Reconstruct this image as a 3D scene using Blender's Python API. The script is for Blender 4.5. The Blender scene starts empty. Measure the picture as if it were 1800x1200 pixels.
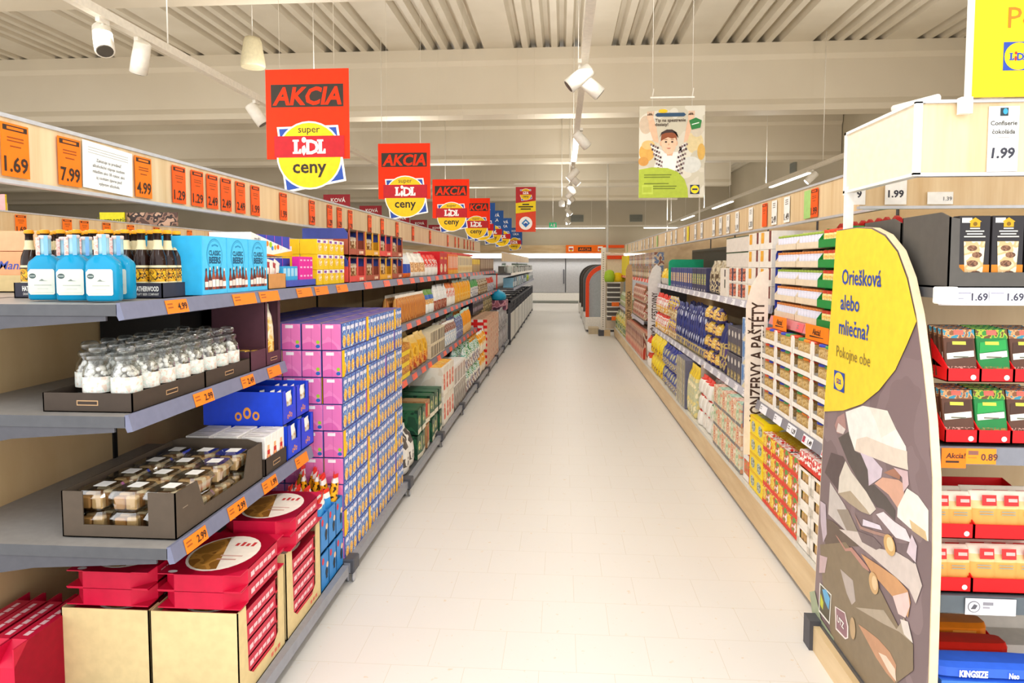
import bpy, math, random
from mathutils import Matrix, Vector
R = math.radians
SC = bpy.context.scene
COL = SC.collection
random.seed(7)

# ------------------------------------------------------------------ camera, world, exposure
cd = bpy.data.cameras.new('camera'); cd.lens = 24; cd.sensor_width = 36; cd.clip_start = .05; cd.clip_end = 200
cam = bpy.data.objects.new('camera', cd); COL.objects.link(cam); SC.camera = cam
cam.location = (0, 0, 1.6); cam.rotation_euler = (R(90 - 3.4), 0, R(4.2)); cd.shift_y = -64 / 1800
SC.view_settings.view_transform = 'Standard'; SC.view_settings.look = 'None'
SC.view_settings.exposure = -0.27; SC.view_settings.gamma = 1; SC.view_settings.use_curve_mapping = False
W = bpy.data.worlds.new('world'); SC.world = W; W.use_nodes = True
W.node_tree.nodes['Background'].inputs[0].default_value = (.985, .985, .985, 1)
W.node_tree.nodes['Background'].inputs[1].default_value = 2.9
SC.cycles.max_bounces = 8; SC.cycles.diffuse_bounces = 4; SC.cycles.glossy_bounces = 3
SC.cycles.transmission_bounces = 4; SC.cycles.transparent_max_bounces = 12
SC.cycles.caustics_reflective = False; SC.cycles.caustics_refractive = False
SC.cycles.sample_clamp_indirect = 6

def lamp(name, loc, sx, sy, power, col=(1, .975, .935), rot=(0, 0, 0)):
    l = bpy.data.lights.new(name, 'AREA'); l.shape = 'RECTANGLE'; l.size = sx; l.size_y = sy
    l.energy = power; l.color = col
    o = bpy.data.objects.new(name, l); o.location = loc; o.rotation_euler = rot; COL.objects.link(o); return o

TRACK_Z = 3.2
for x, ys in ((.17, (1.2, 3.6, 6.2, 9.5, 13, 17, 21.5, 26)), (-3.0, (3.5, 8, 13, 18, 24)), (4.2, (4, 9, 15, 21, 26)), (-6.3, (5, 10, 16, 23)), (-11.0, (8, 16, 24)), (-17.0, (10, 18, 25))):
    for y in ys:
        lamp('tube_light', (x, y, TRACK_Z - .08), .1, 2.0, 24 if x == .17 else 42)
        lamp('ceiling_fill', (x, y, TRACK_Z + .09),   .1, 2.0, 34 if x > -5 else 14, rot=(math.pi, 0, 0))  # added upward fill to brighten deck and beams, not a fitting of its own

# ------------------------------------------------------------------ materials
def lin(c):
    return c / 12.92 if c <= .04045 else ((c + .055) / 1.055) ** 2.4
def C(h):
    return tuple(lin(int(h[i:i + 2], 16) / 255) for i in (0, 2, 4)) + (1,)
_M = {}
def base(name):
    m = bpy.data.materials.new(name); m.use_nodes = True
    nt = m.node_tree; b = nt.nodes['Principled BSDF']; return m, nt, b
def nd(nt, t, **k):
    n = nt.nodes.new(t)
    for a, v in k.items(): setattr(n, a, v)
    return n
def coords(nt, scale=(1, 1, 1), loc=(0, 0, 0), kind='Object'):
    tc = nd(nt, 'ShaderNodeTexCoord'); mp = nd(nt, 'ShaderNodeMapping')
    mp.inputs['Scale'].default_value = scale; mp.inputs['Location'].default_value = loc
    nt.links.new(tc.outputs[kind], mp.inputs[0]); return mp.outputs[0]
def noise(nt, vec, scale, detail=3, rough=.5):
    n = nd(nt, 'ShaderNodeTexNoise'); n.inputs['Scale'].default_value = scale
    n.inputs['Detail'].default_value = detail; n.inputs['Roughness'].default_value = rough
    nt.links.new(vec, n.inputs['Vector']); return n.outputs['Fac']
def ramp(nt, fac, stops, const=False):
    r = nd(nt, 'ShaderNodeValToRGB'); e = r.color_ramp
    if const: e.interpolation = 'CONSTANT'
    while len(e.elements) < len(stops): e.elements.new(.5)
    for el, (p, c) in zip(e.elements, stops): el.position = p; el.color = c
    nt.links.new(fac, r.inputs[0]); return r.outputs[0]
def dim(c, k): return (c[0] * k, c[1] * k, c[2] * k, 1)

def M(h, rough=.5, metal=0.0):
    """plain printed card / paint / plastic with a faint mottling"""
    k = (h, rough, metal)
    if k not in _M:
        m, nt, b = base('coat_' + h)
        c = C(h)
        f = noise(nt, coords(nt), 30, 2)
        nt.links.new(ramp(nt, f, ((.3, dim(c, .94)), (.7, dim(c, 1.05)))), b.inputs['Base Color'])
        b.inputs['Roughness'].default_value = rough; b.inputs['Metallic'].default_value = metal; b.inputs['Specular IOR Level'].default_value = .28
        _M[k] = m
    return _M[k]
def PM(cols, scale=40, st=(1, 1, 1), rough=.4):
    """printed artwork: irregular patches of the given inks"""
    k = ('print', cols, scale, st)
    if k not in _M:
        m, nt, b = base('print_' + cols.replace(' ', '_'))
        cs = [C(x) for x in cols.split()]
        f = noise(nt, coords(nt, st), scale, 1.5, .6)
        n = len(cs); lo, hi = .36, .64
        stops = [(0 if i == 0 else lo + (hi - lo) * i / n, c) for i, c in enumerate(cs)]
        nt.links.new(ramp(nt, f, stops, True), b.inputs['Base Color'])
        b.inputs['Roughness'].default_value = rough; b.inputs['Specular IOR Level'].default_value = .28
        _M[k] = m
    return _M[k]
def wood(name, a, b_, st, rough=.45):
    if name not in _M:
        m, nt, b = base(name)
        f = noise(nt, coords(nt, st), 1, 6, .6)
        nt.links.new(ramp(nt, f, ((.3, C(a)), (.72, C(b_)))), b.inputs['Base Color'])
        b.inputs['Roughness'].default_value = rough; _M[name] = m
    return _M[name]
def glass(name, h, alpha, rough=.02):
    """thin clear wall: tinted see-through with a fresnel gloss"""
    if name not in _M:
        m, nt, b = base(name); nt.nodes.remove(b)
        out = nt.nodes['Material Output']
        t = nd(nt, 'ShaderNodeBsdfTransparent'); t.inputs[0].default_value = C(h)
        g = nd(nt, 'ShaderNodeBsdfGlossy'); g.inputs['Roughness'].default_value = rough
        fr = nd(nt, 'ShaderNodeLayerWeight'); fr.inputs['Blend'].default_value = .3
        mp = nd(nt, 'ShaderNodeMath', operation='MULTIPLY_ADD'); mp.inputs[1].default_value = .75; mp.inputs[2].default_value = alpha
        nt.links.new(fr.outputs['Facing'], mp.inputs[0])
        mx = nd(nt, 'ShaderNodeMixShader')
        nt.links.new(mp.outputs[0], mx.inputs[0]); nt.links.new(t.outputs[0], mx.inputs[1]); nt.links.new(g.outputs[0], mx.inputs[2])
        nt.links.new(mx.outputs[0], out.inputs[0]); _M[name] = m
    return _M[name]
def emis(name, h, s):
    if name not in _M:
        m, nt, b = base(name); b.inputs['Emission Color'].default_value = C(h); b.inputs['Emission Strength'].default_value = s
        b.inputs['Base Color'].default_value = C(h); _M[name] = m
    return _M[name]
OAK = wood('light_oak', 'c9a877', 'e6cda2', (1.2, 1.2, 9))
OAKV = wood('oak_upright_grain', 'd0ae7e', 'ead3ab', (14, 14, 1.0))
OAKD = wood('oak_back_panel', 'd0ad7c', 'e4c898', (6, 2.2, .8))
STEEL = M('56575b', .42, .2); STEELD = M('54545a', .5, .2); RAIL = M('74778e', .35); WHITE = M('f2efe8', .45); BLACK = M('1d1b1b', .5)
ORANGE = M('ff7a10', .5); INK = M('3a2a20', .5); CARD = M('dcc48f', .7); ALU = M('c9cbd0', .35, .3)

# ------------------------------------------------------------------ mesh builder
class MB:
    def __init__(s): s.v = []; s.f = []; s.m = []; s.mats = []; s.sm = []
    def mi(s, m):
        if m not in s.mats: s.mats.append(m)
        return s.mats.index(m)
    def add(s, vs, fs, m, smooth=False, mx=None):
        o = len(s.v)
        s.v += [tuple(mx @ Vector(p)) for p in vs] if mx else [tuple(p) for p in vs]
        i = s.mi(m)
        for f in fs: s.f.append(tuple(o + k for k in f)); s.m.append(i); s.sm.append(smooth)
        return s
    def box(s, x0, y0, z0, x1, y1, z1, m, mx=None, top=None, front=None):
        v = [(x0, y0, z0), (x1, y0, z0), (x1, y1, z0), (x0, y1, z0), (x0, y0, z1), (x1, y0, z1), (x1, y1, z1), (x0, y1, z1)]
        fs = [(0, 3, 2, 1), (4, 5, 6, 7), (0, 1, 5, 4), (1, 2, 6, 5), (2, 3, 7, 6), (3, 0, 4, 7)]
        s.add(v, fs, m, mx=mx)
        if top: s.m[-5] = s.mi(top)
        if front: s.m[-4] = s.mi(front)
        return s
    def cbox(s, x0, y0, z0, x1, y1, z1, c, m, mx=None):
        """box with chamfered edges"""
        X, Y, Z = (x0, x1), (y0, y1), (z0, z1); v = []; ix = {}
        for a in (0, 1):
            for b in (0, 1):
                for d in (0, 1):
                    sx, sy, sz = (c if a == 0 else -c), (c if b == 0 else -c), (c if d == 0 else -c)
                    for k, p in enumerate(((X[a], Y[b] + sy, Z[d] + sz), (X[a] + sx, Y[b], Z[d] + sz), (X[a] + sx, Y[b] + sy, Z[d]))):
                        ix[a, b, d, k] = len(v); v.append(p)
        fs = []
        for a in (0, 1):
            q = [ix[a, 0, 0, 0], ix[a, 1, 0, 0], ix[a, 1, 1, 0], ix[a, 0, 1, 0]]; fs.append(q if a else q[::-1])
            q = [ix[0, a, 0, 1], ix[1, a, 0, 1], ix[1, a, 1, 1], ix[0, a, 1, 1]]; fs.append(q[::-1] if a else q)
            q = [ix[0, 0, a, 2], ix[1, 0, a, 2], ix[1, 1, a, 2], ix[0, 1, a, 2]]; fs.append(q if a else q[::-1])
        for a in (0, 1):
            for b in (0, 1):
                fs.append((ix[a, b, 0, 0], ix[a, b, 0, 1], ix[a, b, 1, 1], ix[a, b, 1, 0]))
                fs.append((ix[a, 0, b, 0], ix[a, 0, b, 2], ix[a, 1, b, 2], ix[a, 1, b, 0]))
                fs.append((ix[0, a, b, 1], ix[0, a, b, 2], ix[1, a, b, 2], ix[1, a, b, 1]))
                for d in (0, 1): fs.append((ix[a, b, d, 0], ix[a, b, d, 1], ix[a, b, d, 2]))
        return s.add(v, fs, m, mx=mx)
    def prism(s, poly, a, b, m, plane='y', mx=None, capm=None):
        """extrude a 2-D outline between a and b along the axis normal to the plane ('y': outline is x,z)"""
        def p(u, w, t): return {'y': (u, t, w), 'x': (t, u, w), 'z': (u, w, t)}[plane]
        n = len(poly); v = [p(u, w, a) for u, w in poly] + [p(u, w, b) for u, w in poly]
        fs = [tuple(range(n)), tuple(range(2 * n - 1, n - 1, -1))] + [(i, i + n, (i + 1) % n + n, (i + 1) % n) for i in range(n)]
        s.add(v, fs, m, mx=mx)
        if capm: s.m[-n - 2] = s.mi(capm)
        return s
    def loft(s, lv, n, mats, mx=None, smooth=True, e=2.0, caps=True):
        """stack of superellipse rings (z, half width, half depth, y centre); mats per interval"""
        v = []
        for z, hw, hd, yc in lv:
            for i in range(n):
                t = 2 * math.pi * (i + .5) / n; c, q = math.cos(t), math.sin(t)
                v.append((hw * math.copysign(abs(c) ** (2 / e), c), yc + hd * math.copysign(abs(q) ** (2 / e), q), z))
        o = len(s.v); s.v += [tuple(mx @ Vector(p)) for p in v] if mx else v
        if not isinstance(mats, (list, tuple)): mats = [mats] * (len(lv) - 1)
        for k in range(len(lv) - 1):
            i0 = s.mi(mats[k])
            for i in range(n):
                j = (i + 1) % n
                s.f.append((o + k * n + i, o + k * n + j, o + k * n + n + j, o + k * n + n + i)); s.m.append(i0); s.sm.append(smooth)
        if caps:
            s.f.append(tuple(o + i for i in range(n - 1, -1, -1))); s.m.append(s.mi(mats[0])); s.sm.append(False)
            b = o + (len(lv) - 1) * n
            s.f.append(tuple(b + i for i in range(n))); s.m.append(s.mi(mats[-1])); s.sm.append(False)
        return s
    def lathe(s, pr, n, mats, c=(0, 0), mx=None, caps=True):
        return s.loft([(z, r, r, 0) for r, z in pr], n, mats, mx=(mx or Matrix()) @ Matrix.Translation((c[0], c[1], 0)), caps=caps)
    def tube(s, pts, r, n, m):
        for a, b in zip(pts, pts[1:]):
            a, b = Vector(a), Vector(b); d = b - a; q = d.to_track_quat('Z', 'Y').to_matrix().to_4x4()
            s.loft([(0, r, r, 0), (d.length, r, r, 0)], n, m, mx=Matrix.Translation(a) @ q)
        return s
    def poly(s, pts, m, mx, t=.0006):
        """flat printed shape standing t proud of a face; pts in face coordinates"""
        n = len(pts)
        v = [(u, w, t) for u, w in pts]
        return s.add(v, [tuple(range(n))], m, mx=mx)
    def ell(s, u, w, a, b, m, mx, t=.0006, n=20):
        return s.poly([(u + a * math.cos(2 * math.pi * i / n), w + b * math.sin(2 * math.pi * i / n)) for i in range(n)], m, mx, t)
    def rect(s, u0, w0, u1, w1, m, mx, t=.0006):
        return s.poly([(u0, w0), (u1, w0), (u1, w1), (u0, w1)], m, mx, t)
    def text(s, body, u, w, size, m, mx, t=.0012, al='l', xs=1.0, bold=0.0, shear=0.0):
        vs, fs, wd = glyphs(body, bold)
        wd *= size * xs; off = {'l': 0, 'c': -wd / 2, 'r': -wd}[al]
        return s.add([(u + off + (x + shear * y) * size * xs, w + y * size, t) for x, y in vs], fs, m, mx=mx)
    def mesh(s, name):
        me = bpy.data.meshes.new(name); me.from_pydata(s.v, [], s.f)
        for m in s.mats: me.materials.append(m)
        me.polygons.foreach_set('material_index', s.m); me.polygons.foreach_set('use_smooth', s.sm); me.update()
        return me
    def obj(s, name, parent=None, loc=None, rz=0):
        return link(name, s.mesh(name), parent, loc, rz)
_G = {}
def glyphs(body, bold):
    k = (body, bold)
    if k not in _G:
        plain = body.replace('č', 'c')
        cu = bpy.data.curves.new('text', 'FONT'); cu.body = plain; cu.resolution_u = 2; cu.offset = bold
        o = bpy.data.objects.new('text', cu); me = bpy.data.meshes.new_from_object(o)
        vs = [(v.co.x, v.co.y) for v in me.vertices]; fs = [tuple(p.vertices) for p in me.polygons]
        x0 = min(v[0] for v in vs); vs = [(x - x0, y) for x, y in vs]
        for i, ch in enumerate(body):          # caron set by hand over a plain c
            if ch == 'č':
                xe = glyphs(plain[:i + 1], bold)[2]; xc = xe - .2; n = len(vs); q = .03 + bold
                vs += [(xc - .14, .7), (xc - .14 + 2 * q, .7), (xc, .6 + q), (xc + .14 - 2 * q, .7), (xc + .14, .7), (xc + .03, .55 - bold), (xc - .03, .55 - bold)]
                fs += [(n, n + 6, n + 2, n + 1), (n + 2, n + 5, n + 4, n + 3), (n + 6, n + 5, n + 2)]
        _G[k] = (vs, fs, max(v[0] for v in vs))
        bpy.data.objects.remove(o); bpy.data.curves.remove(cu); bpy.data.meshes.remove(me)
    return _G[k]
def link(name, data, parent=None, loc=None, rz=0):
    o = bpy.data.objects.new(name, data); COL.objects.link(o)
    if parent: o.parent = parent
    if loc: o.location = loc
    if rz: o.rotation_euler.z = rz
    return o
def tag(o, label, cat, group=None, kind=None):
    if label: o['label'] = label
    if cat: o['category'] = cat
    if group: o['group'] = group
    if kind: o['kind'] = kind
    return o
def thing(name, label, cat, loc=(0, 0, 0), rz=0, group=None):
    return tag(link(name, None, None, loc, rz), label, cat, group)
def struct(o): o['kind'] = 'structure'; return o
KIDS = {}
def dup(o, loc, rz, label=None, group=None):
    if o.name not in KIDS: KIDS[o.name] = [(c, list(c.children)) for c in o.children]
    r = o.copy(); COL.objects.link(r); r.location = loc; r.rotation_euler = (0, 0, rz)
    if label: r['label'] = label
    if group: r['group'] = group
    for c, gs in KIDS[o.name]:
        d = c.copy(); COL.objects.link(d); d.parent = r
        for g in gs:
            e = g.copy(); COL.objects.link(e); e.parent = d
    return r
def face(side, x=0, y=0, z=0):
    """matrix of a printed face: u right, w up, t out.  F faces -y, L faces -x, R faces +x, T up, B faces +y"""
    return Matrix.Translation((x, y, z)) @ {
        'F': Matrix(((1, 0, 0, 0), (0, 0, -1, 0), (0, 1, 0, 0), (0, 0, 0, 1))),
        'B': Matrix(((-1, 0, 0, 0), (0, 0, 1, 0), (0, 1, 0, 0), (0, 0, 0, 1))),
        'R': Matrix(((0, 0, 1, 0), (1, 0, 0, 0), (0, 1, 0, 0), (0, 0, 0, 1))),
        'L': Matrix(((0, 0, -1, 0), (-1, 0, 0, 0), (0, 1, 0, 0), (0, 0, 0, 1))),
        'T': Matrix(((1, 0, 0, 0), (0, 1, 0, 0), (0, 0, 1, 0), (0, 0, 0, 1)))}[side]

# ------------------------------------------------------------------ room shell
def floor_mat():
    m, nt, b = base('floor_tiles')
    v = coords(nt, (1, 1, 1), (.085 + .148, -.084, 0))
    br = nd(nt, 'ShaderNodeTexBrick'); br.offset = .5; br.inputs['Scale'].default_value = 1
    br.inputs['Brick Width'].default_value = .296; br.inputs['Row Height'].default_value = .28
    br.inputs['Mortar Size'].default_value = .001; br.inputs['Mortar Smooth'].default_value = .2
    br.inputs['Color1'].default_value = C('e3dfda'); br.inputs['Color2'].default_value = C('e2ded9'); br.inputs['Mortar'].default_value = C('cfc6b6')
    nt.links.new(v, br.inputs['Vector'])
    sp = ramp(nt, noise(nt, coords(nt), 26, 3, .6), ((.66, (1, 1, 1, 1)), (.72, C('f4dfc0'))))
    mx = nd(nt, 'ShaderNodeMix', data_type='RGBA', blend_type='MULTIPLY'); mx.inputs[0].default_value = .6
    nt.links.new(br.outputs['Color'], mx.inputs[6]); nt.links.new(sp, mx.inputs[7])
    nt.links.new(mx.outputs[2], b.inputs['Base Color']); b.inputs['Roughness'].default_value = .42
    b.inputs['Specular IOR Level'].default_value = .4
    return m
def paint(name, a, b_, sc=.6, rough=.6):
    if name not in _M:
        m, nt, b = base(name)
        nt.links.new(ramp(nt, noise(nt, coords(nt), sc, 3), ((.35, C(a)), (.65, C(b_)))), b.inputs['Base Color'])
        b.inputs['Roughness'].default_value = rough; _M[name] = m
    return _M[name]
BEAM = paint('cream_concrete', 'd9cdb6', 'e0d5bf'); WALL = paint('wall_paint', 'c3b8a0', 'cabfa8'); DECK = paint('deck_paint', 'd0c6b2', 'd8cfbc', 1.5, .45)
XL, XR, YF, ZD = -26.0, 6.9, 29.3, 5.33
struct(MB().box(XL, -3, -.1, XR + 1, YF + .3, 0, floor_mat()).obj('floor'))
struct(MB().box(XL, YF, 0, XR + .3, YF + .2, ZD + .3, WALL).obj('wall_back'))
struct(MB().box(XL - .2, 3, 0, XL, YF, ZD + .3, WALL).obj('wall_left'))
struct(MB().box(XR, 4, 0, XR + .2, YF, ZD + .3, WALL).obj('wall_right'))
# corrugated steel deck: trapezoidal ribs along the aisle, a plain flat every sixth rib
b = MB(); pr = []; x = XL; k = 0
while x < XR + .4:
    if k % 6 == 5: pr += [(x, 0), (x + .42, 0)]; x += .42
    else: pr += [(x, 0), (x + .10, 0), (x + .14, .12), (x + .21, .12), (x + .25, 0)]; x += .25
    k += 1
vs = []
for px_, pz in pr: vs += [(px_, 0, ZD + pz), (px_, YF, ZD + pz)]
b.add(vs, [(2 * i, 2 * i + 2, 2 * i + 3, 2 * i + 1) for i in range(len(pr) - 1)], DECK)
b.box(XL, 0, ZD + .125, XR + .4, YF, ZD + .16, BLACK)
struct(b.obj('ceiling'))
def beam(y, zb, x1, n):
    prof = [(y, ZD), (y, ZD - .2), (y + .05, ZD - .28), (y + .05, zb + .2), (y, zb + .1), (y, zb), (y + .4, zb), (y + .4, zb + .1), (y + .35, zb + .2), (y + .35, ZD - .28), (y + .4, ZD - .2), (y + .4, ZD)]
    struct(MB().prism(prof, XL, x1, BEAM, 'x').obj('trim_%d' % n))
for n, (y, x1) in enumerate(((6.4, XR), (12, XR), (17.6, XR - .02), (23, 5.5), (28, 4.6))): beam(y, 4.2, x1, n + 1)
GRILLE = M('9a9b90', .5)
def vent(loc, rz, label):
    t = thing('ventilation_grille', label, 'vent', loc, rz)
    b = MB().box(-.27, -.03, 0, .27, 0, .3, GRILLE); b.obj('frame', t)
    f = MB()
    for i in range(9): f.box(-.25, -.045, .02 + i * .03, .25, -.03, .035 + i * .03, M('85867c', .5))
    f.obj('louvres', t)
vent((.62, YF, 3.4), 0, 'grey ventilation grille on the back wall behind the red poster')
vent((3.1, YF, 3.4), 0, 'grey ventilation grille on the back wall below the child poster')
vent((XR, 21.2, 4.35), R(-90), 'grey ventilation grille on the side wall above the bright lamp')

# ------------------------------------------------------------------ chillers and back wall furniture
def chillers():
    b = MB()
    t = thing('chiller_cabinet', 'long grey glass-door chiller across the back wall under white canopy', 'chiller', (0, 0, 0))
    MB().box(-14, YF - .9, .02, 4.5, YF - .02, .42, WHITE).box(-14, YF - .94, .02, 4.5, YF - .9, .1, M('8d9088', .5)).obj('plinth', t)
    MB().box(-14, YF - .7, .42, 4.5, YF - .02, 1.86, M('a0a0a2', .4)).obj('body', t)
    c = MB().box(-14, YF - 1.0, 1.86, 4.5, YF - .02, 2.06, WHITE)
    c.obj('canopy', t)
    l = MB().box(-14, YF - 1.005, 1.9, 4.5, YF - 1.0, 2.04, emis('canopy_light', 'fffaf0', 1.6)); l.obj('light_strip', t)
    x = -14.0
    while x < 4:
        d = MB().box(x + .02, YF - .78, .44, x + 2.0, YF - .7, 1.85, M('b2b1b2', .3)).obj('door', t)
        MB().box(x + 1.93, YF - .82, .8, x + 1.97, YF - .78, 1.4, STEELD).obj('handle', d)
        MB().box(x + 2.0, YF - .77, .44, x + 2.02, YF - .7, 1.85, STEELD).obj('seal', d)
        x += 2.02
    MB().box(-14, YF - .1, 2.06, 4.5, YF - .02, 2.42, OAK).obj('header_board', t)
chillers()
lamp('chiller_door_fill', (-2, YF - 1.1, 1.97), 12, .1, 90, rot=(R(60), 0, 0))  # added fill lamp aimed back to brighten the chiller doors
b = MB().box(.15, YF - .2, 2.08, 1.75, YF - .12, 2.42, M('ff7300')).rect(0, 0, .01, .01, M('ff7300'), face('F', .2, YF - .2, 2.1))
mx = face('F', .95, YF - .2, 2.16)
b.rect(-.28, 0, .28, .17, INK, mx); b.text('AKCIA', 0, .03, .16, M('ff7300'), mx, al='c', t=.002, bold=.02)
for u in (-.68, .55):
    b.rect(u, .0, u + .2, .2, M('ffffff'), mx).rect(u + .02, .06, u + .18, .13, M('c02020'), mx, .001).ell(u + .1, .03, .07, .03, M('f2c40c'), mx, .001)
tag(b.obj('promotion_board'), 'orange AKCIA board above the chiller at the end of the aisle', 'sign')
tag(MB().box(1.75, YF - .2, 2.3, 2.6, YF - .12, 2.42, M('ff5a10')).obj('promotion_strip'), 'thin orange strip beside the AKCIA board behind the perforated post', 'sign')

# ------------------------------------------------------------------ light tracks, spots, speaker, hanging rods
TRK = M('efe9dc', .4)
def track(x, y0, y1, label):
    b = MB().box(x - .03, y0, TRACK_Z, x + .03, y1, TRACK_Z + .06, TRK)
    o = tag(b.obj('light_track'), label, 'light track')
    y = y0 + (1 if x < 1 else 9)
    while y < y1: MB().tube([(x, y, TRACK_Z + .06), (x, y, ZD)], .006, 5, TRK).obj('suspension_wire', o); y += 3.1
track(.17, .6, 28, 'white lighting track hung above the middle of the aisle')
track(-3.0, 1.0, 28, 'white lighting track hung above the wooden header with orange cards')
track(4.2, 2.5, 28, 'white lighting track hung beyond the header with white cards')
GLOW = emis('lamp_glow', 'fffdf6', 9)
def tube_lamp(x, y, ln, label, group=None):
    t = thing('linear_lamp', label, 'lamp', (x, y, TRACK_Z), 0, group)
    hs = MB().box(-.04, -ln / 2, -.035, .04, ln / 2, 0, TRK).obj('housing', t)
    MB().box(-.032, -ln / 2 + .02, -.05, .032, ln / 2 - .02, -.035, GLOW).obj('diffuser', hs)
for y in (9.5, 17, 21.5, 26): tube_lamp(.17, y, 2.0 if y < 10 else 1.6, {9.5: 'long glowing linear lamp on the aisle track nearest the child poster'}.get(y, 'small bright linear lamp far along the aisle track'), None if y < 10 else 'far lamps on the aisle track')
for y in (13, 18, 24): tube_lamp(-3.0, y, 1.6, 'linear lamp on the track above the orange card header', 'lamps on the track over the near shelves')
for y, l in ((13.2, 'bright linear lamp on the track above the white card header, nearest one'), (18.5, 'middle bright linear lamp above the white card header'), (23.5, 'farthest bright linear lamp above the white card header')):
    tube_lamp(4.2, y, 2.2, l)
tk = tag(MB().box(-1.6, 28.55, 3.16, 6, 28.62, 3.22, TRK).obj('light_track'), 'white lighting track running across in front of the back wall', 'light track')
for x in (-1.2, 1.2, 3.4, 5.6): MB().tube([(x, 28.58, 3.2), (x, 28.58, ZD)], .006, 5, TRK).obj('suspension_wire', tk)
for x, l in ((.2, 'glowing cross lamp before the back wall over the chiller'), (4.9, 'glowing cross lamp before the back wall at its corner')):
    t = thing('linear_lamp', l, 'lamp', (x, 28.58, 3.11)); MB().box(-1.6, -.04, 0, 1.6, .04, .05, TRK).obj('housing', t)
    MB().box(-1.55, -.045, -.02, 1.55, .03, 0, GLOW).obj('diffuser', t)
def spot(x, y, ax, az, label, group=None, lit=False):
    t = thing('track_spotlight', label, 'spotlight', (x, y, TRACK_Z), 0, group)
    MB().box(-.015, -.05, -.03, .015, .05, 0, TRK).tube([(0, 0, -.02), (0, 0, -.09)], .012, 8, TRK).obj('mount', t)
    q = Matrix.Translation((0, 0, -.13)) @ Matrix.Rotation(az, 4, 'Z') @ Matrix.Rotation(ax, 4, 'X')
    hd = MB().lathe([(.045, .11), (.056, .10), (.06, -.02), (.06, -.11), (.052, -.112)], 16, TRK, mx=q).obj('head', t)
    MB().lathe([(.05, -.1125), (.046, -.116)], 16, GLOW if lit else M('4a443c', .3), mx=q).obj('lens', hd)
sg = 'spotlights on the near lighting track'
for x, y, ax, az, l, lit in ((-3.0, 4.35, .6, -2.4, 'white track spotlight nearest the top corner tilted away', 0), (-3.0, 4.75, .5, .9, 'white track spotlight with dark lens pointing down, second from the top corner', 0),
                        (-3.0, 6.6, -.6, 1.9, 'white track spotlight just before the large AKCIA sign', 0), (-3.0, 7.05, .9, .2, 'lit track spotlight at the edge of the large AKCIA sign', 1),
                        (.13, 5.5, .9, 1.6, 'white spotlight on the aisle track turned to the left shelves', 0), (.22, 5.75, .9, -1.4, 'white spotlight on the aisle track turned to the right shelves', 0),
                        (.22, 8.2, .8, -1.2, 'white spotlight on the aisle track just before the glowing lamp', 0), (.17, 11.3, .8, 1.4, 'lit white spotlight just behind the long aisle lamp', 1), (.2, 12.0, .8, -1.4, 'second lit spotlight behind the long aisle lamp', 1)):
    spot(x, y, ax, az, l, None, lit)
for y in (13.6, 14.4, 15.2, 19.2, 23.4): spot(.17, y, .8, 1.4 * (-1) ** int(y), 'small white spotlight far along the aisle track', 'far spotlights on the aisle track', y > 19)
for y in (9.4, 12.0): spot(4.2, y, .8, 1.4, 'white spotlight hung from the track above the white card header', 'spotlights over the white card header', y > 10)
t = thing('ceiling_speaker', 'cream cone loudspeaker hanging before the large AKCIA sign', 'speaker', (-3.62, 7.9, 3.9))
MB().lathe([(.13, 0), (.14, .02), (.135, .08), (.1, .3), (.085, .34), (.02, .36)], 24, M('d9cda9', .5)).obj('body', t)
MB().tube([(0, 0, .36), (0, 0, 1.4)], .005, 5, TRK).obj('cable', t)
def rod(x, y, z0, z1, r, label, foot=0):
    b = MB().tube([(x, y, z0), (x, y, z1)], r, 8, TRK)
    if foot: b.box(x - .06, y - .06, z0 - .08, x + .06, y + .06, z0, WHITE)
    tag(b.obj('hanging_rod'), label, 'rod')
rod(1.43, 22, 2.0, ZD, .035, 'white vertical rod hanging right of the orange AKCIA board')
rod(3.28, 16.8, 3.35 - 1.0, ZD, .018, 'thin white hanging rod nearest the bright lamp over white cards', 1)
rod(4.05, 27, 2.6, ZD, .02, 'thin white hanging rod at the far end of the white card header', 1)
t = thing('pendant_sensor', 'small white sensor box hanging on a wire beside the red poster', 'sensor', (-.02, 17.5, 3.05))
MB().lathe([(.05, 0), (.08, .03), (.08, .14), (.03, .18)], 14, WHITE).tube([(0, 0, .18), (0, 0, ZD - 3.05)], .008, 5, TRK).obj('housing', t)
t = thing('exit_sign', 'small green emergency exit sign hanging at the end of the aisle', 'sign', (-.36, 26, 2.98))
b = MB().box(-.14, -.02, 0, .14, .02, .2, emis('exit_green', '1d9a62', .8)); mx = face('F', 0, -.02, 0)
b.rect(.02, .04, .09, .16, WHITE, mx).ell(-.05, .14, .018, .02, WHITE, mx).poly([(-.09, .03), (-.05, .08), (0, .03), (-.02, .09), (-.03, .12), (-.08, .11)], WHITE, mx); b.obj('panel', t)
MB().tube([(0, 0, .2), (0, 0, ZD - 2.98)], .008, 5, TRK).obj('rod', t)

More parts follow.
